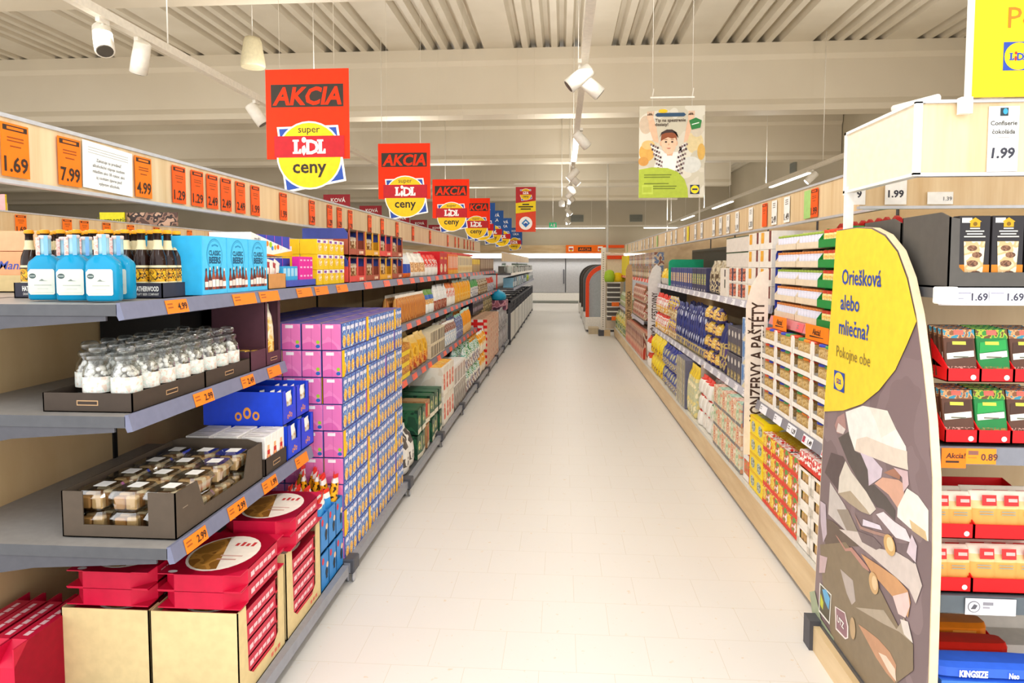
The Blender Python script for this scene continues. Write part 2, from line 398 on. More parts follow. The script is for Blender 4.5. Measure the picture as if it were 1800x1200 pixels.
# ------------------------------------------------------------------ hanging signs
def lidl(b, mx, u, w, h, col, icol, t):
    """slab letters with the dropped, slanted i"""
    s = h / .72
    def slabL(x):
        b.poly([(x, w), (x + .62 * h, w), (x + .62 * h, w + .34 * h), (x + .5 * h, w + .34 * h), (x + .42 * h, w + .14 * h), (x + .36 * h, w + .14 * h),
                (x + .36 * h, w + .86 * h), (x + .46 * h, w + .86 * h), (x + .46 * h, w + h), (x, w + h), (x, w + .86 * h), (x + .1 * h, w + .86 * h), (x + .1 * h, w + .14 * h), (x, w + .14 * h)], col, mx, t)
    x0 = u - 1.22 * h
    slabL(x0); slabL(x0 + 1.8 * h)
    b.text('D', x0 + 1.0 * h, w, s, col, mx, t=t, bold=.035, xs=.95)
    b.poly([(x0 + .66 * h, w + .12 * h), (x0 + .82 * h, w - .14 * h), (x0 + 1.02 * h, w + .2 * h), (x0 + .88 * h, w + .62 * h), (x0 + .7 * h, w + .5 * h)], icol, mx, t + .0006)
    b.ell(x0 + .84 * h, w + .98 * h, .17 * h, .2 * h, icol, mx, t + .0006)
RED = M('ff3200', .7); DRED = M('c01822', .5); YEL = M('f8ca0a', .45); BLU = M('2b4ea8', .45); DK = M('332b20', .5); PWHITE = M('fbf8f2', .45)
def emblem(b, mx, u, w, r):
    """super ... ceny roundel over a tilted blue square, centre u,w"""
    def sq(k, m, t): b.poly([(u - .96 * r * k, w + .82 * r * k), (u - .74 * r * k, w - 1.08 * r * k), (u + 1.08 * r * k, w - .74 * r * k), (u + .86 * r * k, w + .86 * r * k)], m, mx, t)
    sq(1.04, PWHITE, .001); sq(.97, BLU, .0015)
    b.ell(u, w, 1.02 * r, 1.02 * r, PWHITE, mx, .002, 32).ell(u, w, .97 * r, .97 * r, YEL, mx, .0025, 32)
    b.rect(u - 1.08 * r, w - .06 * r, u + 1.08 * r, w + .58 * r, DRED, mx, .003)
    lidl(b, mx, u, w + .05 * r, .42 * r, PWHITE, PWHITE, .0035)
    b.text('super', u, w + .68 * r, .3 * r, DK, mx, .0035, 'c')
    b.text('ceny', u, w - .52 * r, .56 * r, DK, mx, .0035, 'c', bold=.02)
def sign_mesh(head):
    b = MB()
    W2 = .275
    b.box(-W2, -.004, 0, W2, .004, .573, RED if head == 'AKCIA' else M('1f55a0', .45))
    mx = face('F', 0, -.004, 0)
    b.prism([(.13 * math.cos(2 * math.pi * i / 24) * 1.66 + .01, .022 + .217 * math.sin(2 * math.pi * i / 24)) for i in range(24)], -.0035, .0035, YEL)
    if head == 'AKCIA':
        b.rect(-.24, .332, .24, .477, DK, mx); b.text(head, 0, .349, .155, RED, mx, al='c', bold=.03, shear=.2, t=.0016, xs=.97)
    else:
        b.text('LKOVÁ', .02, .43, .1, PWHITE, mx, al='c', bold=.02); b.text('UKA', .06, .32, .1, PWHITE, mx, al='c', bold=.02)
    emblem(b, mx, .01, .022, .215)
    return b.mesh('price_sign')
def hang(name, me, loc, top, label, group=None, rz=0, w=.18, bar=0):
    o = tag(link(name, me, None, loc, rz), label, 'sign', group)
    for s in (-w, w): MB().tube([(s, 0, top), (s, 0, ZD - loc[2])], .0016, 4, BEAM).obj('suspension_wire', o)
    if bar: MB().box(-w - .05, -.006, top + bar - .015, w + .05, .006, top + bar, TRK).obj('hanger_bar', o)
    return o
sm = sign_mesh('AKCIA'); sb = sign_mesh('M')
ZS = 2.285
for y, l in ((4.38, 'largest AKCIA sign with yellow roundel, nearest above the orange cards'), (7.1, 'second AKCIA sign above the header, with a clear gap around it'),
             (10.1, 'third AKCIA sign back above the header of orange cards'), (13.0, 'fourth and last AKCIA sign, partly behind the third one')):
    hang('price_sign', sm, (-1.65, y, ZS), .573, l)
for y, l in ((14.0, 'blue hanging sign just behind the last AKCIA sign, mostly hidden'), (16.0, 'blue hanging sign reading LKOVÁ UKA, nearest fully seen'), (18.6, 'second blue hanging sign behind the LKOVÁ sign'), (23.5, 'last blue hanging sign beside the red poster')):
    hang('price_sign', sb, (-1.65, y, ZS), .573, l)
b = MB().box(-.275, -.004, 0, .275, .004, .573, M('a41e28', .45)); mx = face('F', 0, -.004, 0)
b.text('KOVÁ', .03, .42, .11, PWHITE, mx, al='c', bold=.02); sd = b.mesh('price_sign')
for i, (y, x) in enumerate(((13.6, -4.55), (16.4, -4.65), (19.4, -4.65), (22, -4.65), (25, -4.65))):
    hang('price_sign', sd, (x, y, ZS + .1 + .004 * y), .573, 'dark red hanging sign in the next aisle, nearest and largest of its row' if i == 0 else 'dark red hanging sign in the next aisle behind the nearest one', None if i == 0 else 'far dark red signs in the next aisle')
# red and yellow poster over the aisle
b = MB().box(-.175, -.003, 0, .175, .003, .78, M('e2421a', .45)); mx = face('F', 0, -.003, 0)
b.rect(-.175, .5, .175, .78, M('b8262a'), mx); emblem(b, mx, 0, .65, .1)
b.poly([(-.175, .32), (.175, .36), (.175, .54), (-.175, .5)], M('f4d60e'), mx, .004)
[b.rect(-u, w, u, w + .022, DK, mx, .005) for u, w in ((.06, .465), (.13, .425), (.09, .385))]
b.ell(0, .15, .115, .115, PWHITE, mx, .002, 28); b.poly([(-.075, .15), (0, .225), (.075, .15), (0, .075)], M('2c7fc0'), mx, .003)
b.poly([(-.04, .15), (0, .19), (.04, .15), (0, .12)], PWHITE, mx, .004); b.poly([(-.03, .14), (0, .16), (.03, .14), (0, .1)], M('2b4ea8'), mx, .005)
hang('hanging_poster', b.mesh('hanging_poster'), (-.64, 12, 2.17), .78, 'narrow red and yellow poster hanging over the aisle beside blue signs', w=.15, bar=.06)
# poster with a child
def child_poster():
    Wd, H = .594, .835
    t = thing('hanging_poster', 'large poster of a child with raised arms hanging over the aisle', 'poster', (1.0, 6.45, 2.215))
    b = MB().box(-Wd / 2, -.004, 0, Wd / 2, .004, H, PM('cfc6b2 c6bda6 d6cfbd', 3, rough=.5)); mx = face('F', -Wd / 2, -.004, 0)
    P = lambda pts, c, z=1: b.poly([(u * Wd, w * H) for u, w in pts], M(c, .5), mx, .0006 * z)
    E_ = lambda u, w, a, q, c, z=1: b.ell(u * Wd, w * H, a * Wd, q * H, M(c, .5), mx, .0006 * z)
    for u, w, a, q, c in ((.12, .5, .12, .1, 'd6a24e'), (.14, .58, .1, .05, 'dcb472'), (.85, .6, .13, .12, 'd4c090'), (.9, .42, .12, .1, 'c0b8a2'), (.88, .76, .1, .1, 'c9bca6'), (.1, .8, .1, .1, 'c8b298'), (.8, .36, .15, .09, 'd0cec4'), (.07, .4, .08, .05, 'c98f44'), (.95, .5, .06, .09, 'd0a452')):
        E_(u, w, a, q, c, .5 + len(b.v) * .0008)
    P([(.22, .62), (.3, .6), (.26, .78), (.2, .9), (.13, .9), (.15, .76)], 'dcb291', 2); P([(.68, .6), (.74, .62), (.8, .76), (.83, .9), (.76, .9), (.72, .78)], 'dcb291', 2)
    E_(.165, .885, .05, .04, 'e0b898', 3); E_(.79, .885, .05, .04, 'e0b898', 3)
    for k in range(4):
        P([(.12 + .025 * k, .9), (.138 + .025 * k, .9), (.14 + .03 * k, .945), (.122 + .03 * k, .945)], 'dcb291', 3); P([(.75 + .025 * k, .9), (.768 + .025 * k, .9), (.766 + .025 * k, .945), (.748 + .025 * k, .945)], 'dcb291', 3)
    P([(.16, .6), (.3, .54), (.4, .5), (.6, .5), (.7, .54), (.74, .6), (.66, .58), (.62, .3), (.6, .24), (.25, .24), (.22, .32), (.27, .42)], 'e2dcd4', 2)
    for side in (0, 1):       # plaid shirt sides and sleeves
        for i in range(7):
            for j in range(4):
                u0 = .17 + .034 * j + .022 * i if not side else .715 - .034 * j - .012 * i; w0 = .595 - .052 * i - .012 * j
                P([(u0, w0), (u0 + .03, w0), (u0 + .03, w0 - .024), (u0, w0 - .024)], '4a3434' if (i + j) % 2 else '8a7470', 3)
    P([(.37, .48), (.58, .48), (.55, .25), (.36, .25)], 'ece6de', 4)
    P([(.41, .52), (.53, .52), (.51, .46), (.43, .46)], 'd9a886', 4.5)
    E_(.455, .6, .115, .125, 'e6bd9c', 5); E_(.335, .595, .02, .028, 'dcae8c', 4); E_(.572, .595, .02, .028, 'dcae8c', 4)
    P([(.33, .62), (.34, .69), (.4, .725), (.5, .725), (.57, .69), (.58, .62), (.55, .655), (.5, .645), (.44, .662), (.38, .64)], '8c4a28', 6)
    P([(.31, .66), (.34, .715), (.42, .745), (.5, .745), (.57, .715), (.6, .65), (.585, .69), (.5, .712), (.4, .708), (.34, .69)], '3a2a26', 7)
    for u in (.41, .505): E_(u, .61, .018, .01, '3a2a22', 7); P([(u - .025, .632), (u + .025, .632), (u + .02, .638), (u - .02, .638)], '6e4428', 7)
    P([(.452, .605), (.467, .575), (.44, .575)], 'd39f7e', 7); P([(.42, .545), (.49, .545), (.47, .535), (.44, .535)], 'b5604e', 7)
    P([(0, 0), (.76, 0), (.75, .1), (.7, .2), (.6, .28), (.44, .325), (.2, .335), (0, .31)], 'a9b83a', 8)
    for w, x1 in ((.245, .5), (.22, .48), (.15, .46), (.12, .58), (.095, .56)): P([(.08, w), (x1, w), (x1, w + .012), (.08, w + .012)], '6f7c22', 9)
    P([(.05, .04), (.22, .04), (.22, .14), (.05, .14)], 'b9c84c', 10); P([(.07, .06), (.2, .06), (.2, .12), (.07, .12)], 'a9b83a', 11)
    P([(.24, .905), (.27, .925), (.68, .925), (.71, .905), (.68, .885), (.27, .885)], '2c4a66', 8); E_(.36, .945, .07, .022, 'f0c020', 7)
    b.text('Tip na spestrenie', .24 * Wd, .83 * H, .04, M('4a3a30'), mx, .006, bold=.02); b.text('desiaty!', .24 * Wd, .785 * H, .04, M('4a3a30'), mx, .006, bold=.02)
    P([(.76, .84), (.86, .87), (.95, .84), (.93, .76), (.8, .74)], '2f7a3c', 8); P([(.8, .8), (.91, .82), (.91, .81), (.8, .79)], 'e8f0e0', 9)
    P([(.79, .04), (.93, .04), (.93, .14), (.79, .14)], '2a3350', 8); E_(.86, .09, .062, .044, 'f4d21a', 9)
    P([(.82, .082), (.9, .082), (.9, .1), (.82, .1)], '2a3350', 10)
    b.obj('printed_sheet', t)
    g = MB().box(-.2, -.008, H + .07, .2, .008, H + .085, TRK)
    for s in (-.18, .18): g.tube([(s, 0, H + .08), (s + .01, 0, H + .16)], .005, 5, TRK).tube([(s, 0, H), (s, 0, H + .08)], .002, 4, TRK).tube([(s, 0, H + .15), (s, 0, ZD - 2.22)], .002, 4, TRK)
    g.obj('hanger_bar', t)
child_poster()

# ------------------------------------------------------------------ header boards and price cards
def header(x, y0, y1, s, label, z0=1.85, z1=2.035):
    t = thing('header_board', label, 'header board', (0, 0, 0))
    MB().box(min(x, x - s * .02), y0, z0, max(x, x - s * .02), y1, z1, OAKV).obj('panel', t)
    for z in (z0 - .008, z1): MB().box(x - s * .026, y0, z, x + s * .006, y1, z + .012, ALU).obj('trim', t)
    return t
header(-1.65, 1.5, 13.7, 1, 'long light oak header board with orange price cards above the bottles')
header(-1.2, 13.7, 24.5, 1, 'oak header board at the far end above the glassware', 1.66, 1.84)
header(1.4, 2.95, 15.4, -1, 'long light oak header board with white price cards above the jars')
header(-4.6, 4.5, 27, 1, 'oak header board in the next aisle seen behind the bottle caps')
def card_mesh(kind, price, w=.105, h=.158):
    b = MB(); c = {'o': ORANGE, 'r': M('ff5a12', .5), 'w': M('f4f3ee', .5), 'y': M('f4e01a'), 'g': M('a6cf7a'), 'og': ORANGE}[kind]
    b.box(-w / 2, 0, 0, w / 2, .002, h, c); mx = face('F')
    if kind in 'or':
        b.rect(-w * .44, h * .86, w * .44, h * .96, INK, mx); b.rect(-w * .3, h * .885, w * .3, h * .935, c, mx, .001)
        for q in (.72, .66, .56): b.rect(-w * (.2 if q < .6 else .3), h * q, w * (.2 if q < .6 else .3), h * (q + .025), M('9a4a14'), mx)
    elif kind == 'w':
        for q in (.86, .78, .7): b.rect(-w * .25, h * q, w * .25, h * (q + .035), M('8a857c'), mx)
    if price: b.text(price, 0, h * .1, .062 if kind == 'o' else .056, INK, mx, al='c', bold=.022, xs=w * .86 / (glyphs(price, .022)[2] * (.062 if kind == 'o' else .056)))
    return b.mesh('price_card')
def card(x, y, s, kind, price, label, group=None, me=None, w=.105, tilt=0, z=1.862):
    o = tag(link('price_card', me or card_mesh(kind, price, w)), label, 'price card', group)
    o.location = (x + s * .0085, y, z); o.rotation_euler = (0, tilt * s, R(90 * s)); return o
Ys = lambda px, X=-1.65: X / math.tan(math.atan((px - 900) / 1200) - R(4.2))     # distance along the aisle of a card at that place on the header
for y, k, p, l in ((Ys(33), 'o', '1.69', 'orange 1.69 price card at the start of the oak header'), (Ys(127), 'o', '7.99', 'orange 7.99 price card beside the white notice'), (Ys(255), 'o', '4.99', 'orange 4.99 price card just past the white notice')):
    card(-1.65, y, 1, k, p, l)
for y, p, l in ((Ys(317), '1.29', 'red-orange 1.29 card standing apart past the 4.99 card'), (Ys(349), '1.29', 'red-orange 1.29 card touching the first 2.49 card'), (Ys(375), '2.49', 'first of three red-orange 2.49 cards beside a 1.29 card'),
                (Ys(399), '2.49', 'middle of three red-orange 2.49 cards'), (Ys(424), '2.49', 'last of three red-orange 2.49 cards'), (Ys(450), '1.99', 'red-orange 1.99 card after the three 2.49 cards'), (Ys(499), '1.99', 'lone red-orange card under the large AKCIA sign')):
    card(-1.65, y, 1, 'r', p, l, w=.1)
b = MB().box(-.135, 0, 0, .135, .002, .163, M('f6f5f0')); mx = face('F')
for i in range(3): b.rect(-.11, .142 - i * .009, .11, .144 - i * .009, M('b0aea8'), mx)
for i, tx in enumerate(('Zakazuje sa predávať', 'alkoholické nápoje osobám', 'mladším ako 18 rokov, ako', 'aj osobám zjavne pod', 'vplyvom alkoholu')):
    b.text(tx, 0, .098 - i * .02, .016, M('55524c'), mx, .001, 'c')
card(-1.65, Ys(194), 1, 'w', None, 'white paper alcohol notice between the 7.99 and 4.99 cards', me=b.mesh('notice'), tilt=.03)
bpy.data.objects[[o.name for o in COL.objects if o.name.startswith('price_card')][-1]].name = 'paper_notice'
rm = card_mesh('r', '1.29', .1); blank = card_mesh('r', None, .1)
for px in (549, 580, 597, 616, 650, 672, 698, 726, 756, 787, 800, 806, 816, 822, 827, 832): card(-1.65, Ys(px), 1, 'r', None, 'red-orange price card far along the oak header past the AKCIA sign', 'far red-orange cards on the header', rm)
for px, k, p, l in ((1430, 'r', '1.99', 'orange card beside a green leaflet on the white card header'), (1418, 'g', None, 'narrow green and white leaflet beside the orange card'), (1382, 'w', '1.49', 'white 1.49 card on the header above the jars'), (1360, 'w', '2.49', 'white 2.49 card beside the plain orange card'),
                    (1343, 'r', None, 'plain orange card between white 2.49 and 1.33 cards'), (1319, 'w', '1.33', 'white 1.33 card on the header past the plain orange card')):
    card(1.4, Ys(px, 1.4), -1, k, p, l)
wm = card_mesh('w', '1.19', .1)
for px in (1295, 1279, 1266, 1254, 1233, 1222, 1203, 1188, 1180, 1170, 1147, 1140, 1133, 1128, 1120, 1115, 1110): card(1.4, Ys(px, 1.4), -1, 'w', None, 'white price card far along the header past the 1.33 card', 'far white cards on the header', wm)
card(1.4, Ys(1209, 1.4), -1, 'y', None, 'plain yellow card between far white price cards'); card(1.4, Ys(1155, 1.4), -1, 'g', None, 'pale green card between far white price cards'); card(1.4, 14.9, -1, 'g', None, 'green card at the far tip of the white card header')
for px, p, l in ((40, '1.69', 'small orange 1.69 card on the header of the next aisle'), (121, '1.99', 'orange card on the next header straight above the gin bottles'), (151, None, 'orange card on the next header beside the one over the gin'), (190, None, 'orange card on the next header above the dark beer bottles'), (232, None, 'orange card on the next header above the beer crates'), (277, None, 'orange card on the next header near the blue beer packs')):
    card(-4.6, Ys(px, -4.6), 1, 'o', p, l, w=.12)
gm = card_mesh('o', None, .11)
for px in (335, 372, 388, 398, 427): card(-4.6, Ys(px, -4.6), 1, 'o', None, 'orange card peeping out above the blue beer packs', 'orange cards on the next header above the blue packs', gm)
# picture boards standing in the next aisles
def board(name, x, y, z, w, h, m, label, f=None):
    b = MB().box(-w / 2, -.01, 0, w / 2, .01, h, m)
    if f: f(b, face('F', 0, -.01, 0), w, h)
    tag(b.obj(name, None, (x, y, z)), label, 'sign')
def flowers(b, mx, w, h):
    b.rect(.1 * w, -.0, .5 * w, h, M('d9a0a0'), mx)
    for i in range(26): b.ell(random.uniform(-.2, .35) * w, random.uniform(.15, .9) * h, .05 * w, .08 * h, M(random.choice(('c24a6a', 'f4e8e0', '6a86c0', 'e06a3a', '8a9a4a'))), mx, .0008 + i * .0001)
board('picture_board', -5.6, 6.3, 2.06, .42, .22, M('f0d22a'), 'yellow board with a flower picture above the next aisle header', flowers)
board('picture_board', -6.6, 7.2, 2.06, .9, .22, M('e3c9a0'), 'cream board with a dark red patch at the picture edge', lambda b, mx, w, h: b.rect(.2, .05, .42, h, M('8a2420'), mx))
def ferm(b, mx, w, h): b.text('Fermentia', 0, h * .2, .09, M('5a5a10'), mx, al='c', bold=.02)
board('picture_board', -5.1, 7.45, 2.04, .29, .15, M('e6de1e'), 'small yellow sign beside a brown picture above the next aisle', ferm)
board('picture_board', -4.66, 7.5, 2.04, .6, .15, PM('5a4038 a07a66 3a2c2a c9a48c', 9), 'brown food picture board beside the small yellow sign')

# ------------------------------------------------------------------ shelving: the gondola beside the bottles (front faces +x) and the one with the pasta (-x)
MOD = 1.28
GL = {0: [(1.95 + MOD * i, 1.95 + MOD * (i + 1)) for i in range(9)]}
def shelf(s, x, xb, y0, y1, z, label, group=None, bracket=True, rail=RAIL, lip=.045):
    """a steel shelf board with its price rail along the aisle edge"""
    t = thing('shelf_board', label, 'shelf', (0, 0, 0), 0, group)
    x0, x1 = min(x - s * .012, xb), max(x - s * .012, xb)
    MB().box(x0, y0, z - .035, x1, y1, z, STEEL, top=M('96928e', .4)).obj('board', t)
    b = MB().prism([(x - s * .014, z + .004), (x - s * .002, z + .006), (x + s * .012, z - lip), (x - s * .006, z - lip - .004), (x - s * .014, z - .03)], y0, y1, rail, 'y')
    b.obj('price_rail', t)
    if bracket:
        a = xb; d = abs(x - xb)
        for yy in (y0 + .004, y1 - .012): MB().prism([(a, z - .036), (x - s * .05, z - .036), (x - s * .05, z - .05), (a + s * d * .45, z - .075), (a + s * d * .2, z - .11), (a, z - .13)], yy, yy + .008, STEELD, 'y').obj('bracket', t)
    return t
YB = [1.95 + MOD * i for i in range(10)]
# shelf boards, named by what stands on them
shelf(1, -1.32, -2.0, 1.95, 3.22, 1.48, 'nearest top shelf board carrying the blue gin and beer')
shelf(1, -1.32, -2.0, 3.22, 4.5, 1.48, 'top shelf board above the pink snack stack')
for i in range(2, 9): shelf(1, -1.32, -2.0, YB[i], YB[i + 1], 1.48, 'top shelf board beyond the pink snack stack', 'far top shelf boards facing the jars', False)
shelf(1, -1.305, -2.0, 1.95, 3.12, 1.14, 'shelf board carrying the clear glass jars in black trays')
shelf(1, -1.185, -2.0, 1.95, 3.12, .735, 'lowest near shelf board carrying the brown carton of clamshells')
for i in range(2, 9):
    shelf(1, -1.30, -2.0, YB[i] + .06, YB[i + 1] + .06, 1.1, 'second shelf board beyond the pink snack stack', 'far middle shelf boards by the pretzel sticks', False)
    if i < 6: shelf(1, -1.22, -2.0, YB[i] + .06, YB[i + 1] + .06, .70, 'third shelf board beyond the pink snack stack', 'far lower shelf boards by the golden bags', False)
# wheeled bases
def base_unit(y0, y1, label, group=None):
    t = thing('rolling_plinth', label, 'shelf base', (0, 0, 0), 0, group)
    MB().box(-2.0, y0 + .01, .075, -1.07, y1 - .01, .11, STEEL).box(-1.075, y0 + .01, .07, -1.045, y1 - .01, .118, M('8f9199', .4)).obj('tray', t)
    for yy in (y0 + .06,):
        for x in (-1.06, -1.9):
            cb = MB().cbox(x - .035, yy - .045, .065, x + .035, yy + .045, .135 if x > -1.5 else .075, .006, STEELD).obj('corner_block', t)
            c = MB().box(x - .02, yy - .015, .05, x + .02, yy + .015, .066, STEELD)
            q = Matrix.Translation((x, yy + .015, .031)) @ Matrix.Rotation(R(90), 4, 'Y')
            for dx in (-.018, .008): c.lathe([(.02, dx), (.031, dx + .002), (.031, dx + .009), (.02, dx + .011)], 16, [M('b8b8bc', .4), M('77777c', .5), M('b8b8bc', .4)], mx=q)
            c.obj('caster', cb)
for i in range(9):
    base_unit(YB[i] + .0, YB[i + 1], {0: 'nearest grey wheeled base under the beige cartons', 1: 'grey wheeled base under the pink snack stack'}.get(i, 'grey wheeled base further along past the pink stack'), None if i < 2 else 'far wheeled bases on casters')
t = thing('oak_screen', 'oak back panel between the two sides of the bottle shelves', 'panel')
MB().box(-2.03, 1.95, .11, -2.0, 13.5, 1.44, OAKD).obj('panel', t)
g = MB()
for y in [2.88 + MOD * i for i in range(9)]: g.box(-2.0, y - .012, .11, -1.992, y + .012, 1.44, BLACK)
g.obj('upright_slot', t)
# pasta side
def rbase(y0, y1, label, xf=1.16, group=None):
    t = thing('plinth_unit', label, 'shelf base', (0, 0, 0), 0, group)
    MB().box(xf + .03, y0, 0, 1.98, y1, .03, BLACK).box(xf, y0, .03, xf + .03, y1, .2, OAK).box(xf, y0, .2, 1.98, y1, .225, M('d8d4ca', .4)).obj('plinth', t)
rbase(2.95, 4.3, 'oak plinth base under the white carton and red can stacks')
rbase(4.3, 9.6, 'long oak plinth base under flour, pasta and yellow bags'); rbase(9.6, 15.3, 'far oak plinth base ending at the perforated post')
t = thing('oak_screen', 'oak back panel of the jar and pasta shelves', 'panel')
MB().box(2.02, 2.96, .0, 2.05, 15.3, 2.1, OAK).obj('panel', t)
g = MB()
for y in (4.3, 5.6, 6.9, 8.2, 9.5): g.box(2.01, y - .01, 1.5, 2.02, y + .01, 2.1, STEELD)
g.obj('upright_slot', t)
LR = M('c6c4d0', .35)
shelf(-1, 1.27, 2.0, 2.97, 4.26, 1.285, 'shelf board with orange offer labels under the white jar trays', rail=M('d9888c', .4))
shelf(-1, 1.2, 2.0, 2.97, 4.26, .765, 'grey shelf board under the five tiers of white cell cartons', rail=M('8a8890', .4))
shelf(-1, 1.3, 2.0, 4.36, 9.4, 1.34, 'long top shelf board under the dark pasta boxes', rail=LR)
shelf(-1, 1.25, 2.0, 4.36, 9.4, .745, 'long middle shelf board under the dark blue pasta packs', rail=LR)
shelf(-1, 1.3, 2.0, 9.6, 15.2, 1.37, 'far top shelf board with red price rail', rail=M('e8452a', .4)); shelf(-1, 1.25, 2.0, 10.6, 15.2, .72, 'far lower shelf board behind the dark tall divider', rail=LR)

# rail price labels
def rail_label(s, x, y, z, price, w, col, label, group=None, me=None, lip=.045):
    if me is None:
        b = MB().box(-w / 2, 0, 0, w / 2, .0015, .046, M(col, .5)); mx = face('F')
        for q in (.030, .018): b.rect(-w * .44, q, -w * .2, q + .005, M('a85a20' if col == 'ff8420' else '8a8a90'), mx)
        if price: b.text(price, w * .45, .011, .033, INK, mx, al='r', bold=.025)
        me = b.mesh('price_label')
    o = tag(link('price_label', me), label, 'price label', group)
    o.location = (x + s * .0145, y, z - lip + .0005); o.rotation_euler = (R(-14.5), 0, R(90 * s)); return o
OR = 'ff8420'
for x, y, z, p, w, l in ((-1.32, 2.24, 1.48, '4.99', .13, 'orange 4.99 label on the rail below the dark beer bottles'), (-1.305, 2.37, 1.14, '2.99', .13, 'orange 2.99 label on the rail below the glass jars'),
                         (-1.305, 2.72, 1.14, '2.49', .11, 'orange label on the rail below the amber jars'), (-1.305, 2.98, 1.14, None, .13, 'orange label at the end of the jar shelf rail'),
                         (-1.185, 2.08, .735, '2.99', .13, 'orange 2.99 label at the near end of the clamshell shelf rail'), (-1.185, 2.36, .735, '2.99', .13, 'second orange label on the rail below the clamshell carton'), (-1.185, 2.64, .735, '1.99', .13, 'third orange label on the rail below the white printed boxes'), (-1.185, 2.98, .735, None, .14, 'orange label on the rail below the bright blue cartons')):
    rail_label(1, x, y, z, p, w, OR, l)
lm = {}
def labels(s, x, z, ys, col, label, group, w=.13, price=None, lip=.045):
    me = None
    for y in ys:
        o = rail_label(s, x, y, z, price, w, col, label, group, me, lip); me = o.data
def steps(a, b, d, j=.06):
    out = []; y = a
    while y < b: out.append(y + random.uniform(-j, j)); y += d
    return out
labels(1, -1.32, 1.48, [2.74, 2.98, 3.4, 3.65, 4.0], OR, 'orange label on the top shelf rail under the blue beer packs and vitamin cartons', 'orange labels on the near top rail', .2)
labels(1, -1.32, 1.48, steps(4.6, 13.4, .42), 'f5705a', 'coral price label on the far top shelf rail', 'coral labels on the far top rail', .17)
labels(1, -1.30, 1.1, steps(4.75, 13.4, .45), 'f5705a', 'coral price label on the rail below the pretzel sticks and pouches', 'coral labels on the far middle rail', .17)
labels(1, -1.22, .70, steps(4.8, 9.5, .36), 'f5705a', 'coral price label on the rail below the golden bags', 'coral labels on the far lower rail', .17)
labels(-1, 1.3, 1.34, steps(4.5, 9.3, .26, .03), 'f2f1f6', 'white price label on the rail below the dark pasta boxes', 'white labels on the pasta top rail', .1)
labels(-1, 1.25, .745, steps(4.45, 9.3, .26, .03), 'f2f1f6', 'white price label on the rail below the dark blue pasta packs', 'white labels on the pasta middle rail', .1)
for y, l, c in ((4.1, 'white label at the far end of the cell carton shelf rail', None), (3.83, 'white label second from the far end of the cell carton rail', None), (3.6, 'white label in the middle of the cell carton rail', '1.29'), (3.37, 'white label with a red mark on the cell carton rail', '1.49'), (3.12, 'white label with a red mark beside the curved board', '1.49')):
    o = rail_label(-1, 1.2, y, .765, c, .13, 'f2f1f6', l)
    if y < 3.5: MB().rect(-.06, .008, -.03, .038, M('d03050'), face('F')).obj('red_mark', o)
def akcia_flag(s, x, y, z, l, w=.2, rz=None):
    b = MB().box(-w / 2, 0, 0, w / 2, .002, .075, M('ff8410', .5)); mx = face('F')
    b.text('Akcia!', 0, .03, .042, INK, mx, al='c', bold=.02, shear=.15).poly([(-w * .3, .014), (w * .3, .02), (w * .3, .023), (-w * .3, .022)], INK, mx)
    o = tag(b.obj('offer_flag'), l, 'offer label'); o.location = (x + s * .016, y, z); o.rotation_euler = (0, 0, R(90 * s) if rz is None else rz)
akcia_flag(-1, 1.252, 3.98, 1.228, 'orange Akcia offer flag below the jar trays, beside the KONZERVY divider', .24)
akcia_flag(-1, 1.248, 3.4, 1.228, 'orange Akcia offer flag below the green tiers of jars', .3)
labels(-1, 1.3, 1.37, steps(9.8, 15, .4), 'f6d8d0', 'pale label on the red far rail', 'labels on the far red rail', .12)
labels(-1, 1.27, 1.285, [3.72, 3.15], 'e86a72', 'coral label between the orange Akcia flags', 'coral labels on the jar tray rail', .1)

# divider boards with running text
def divider(y, x, poly, text, ty, size, label, m, tx, xs=.7):
    b = MB().prism(poly, y, y + .012, m, 'y')
    b.text(text, 0, 0, size, M('4a3428'), face('F', tx, y, ty) @ Matrix.Rotation(R(90), 4, 'Z'), t=.001, bold=.02, xs=xs)
    tag(b.obj('shelf_divider'), label, 'divider')
def dpoly(x0, x1, x2, z0, z1): return [(x0, z0), (x1, z0), (x1, z1 - .25), (x2, z1 - .25), (x2, z1 - .02), (x1, z1), (x0 + .075, z1 - .02), (x0 + .03, z1 - .1), (x0, z1 - .22)]
divider(4.28, 1.1, dpoly(1.13, 1.26, 1.26, .42, 1.57), 'KONZERVY A PAŠTÉTY', .63, .105, 'cream divider reading KONZERVY A PAŠTÉTY beside the cell cartons', M('efe0cf', .5), 1.235, .68)
divider(9.42, 1.1, [(1.17, .35), (1.34, .35), (1.45, .62), (1.45, .75), (1.3, .75), (1.34, 1.3), (1.34, 1.56), (1.28, 1.6), (1.22, 1.54), (1.17, 1.38)], 'RYŽA / CESTOVINY', .62, .105, 'white divider reading RYŽA / CESTOVINY between pasta and dark tall panel', M('e6e3e0', .5), 1.295, .66)
divider(12.4, 1.1, [(1.14, .5), (1.26, .5), (1.26, 1.45), (1.24, 1.6), (1.18, 1.6), (1.14, 1.5)], 'KEČUP / HORČICA', .6, .1, 'tan divider reading KEČUP / HORČICA far along the aisle', M('c9a978', .5), 1.235, .62)
tag(MB().cbox(1.28, 9.75, .225, 1.75, 9.79, 1.25, .008, STEELD).obj('shelf_divider'), 'tall dark grey divider panel behind the RYŽA divider', 'divider')

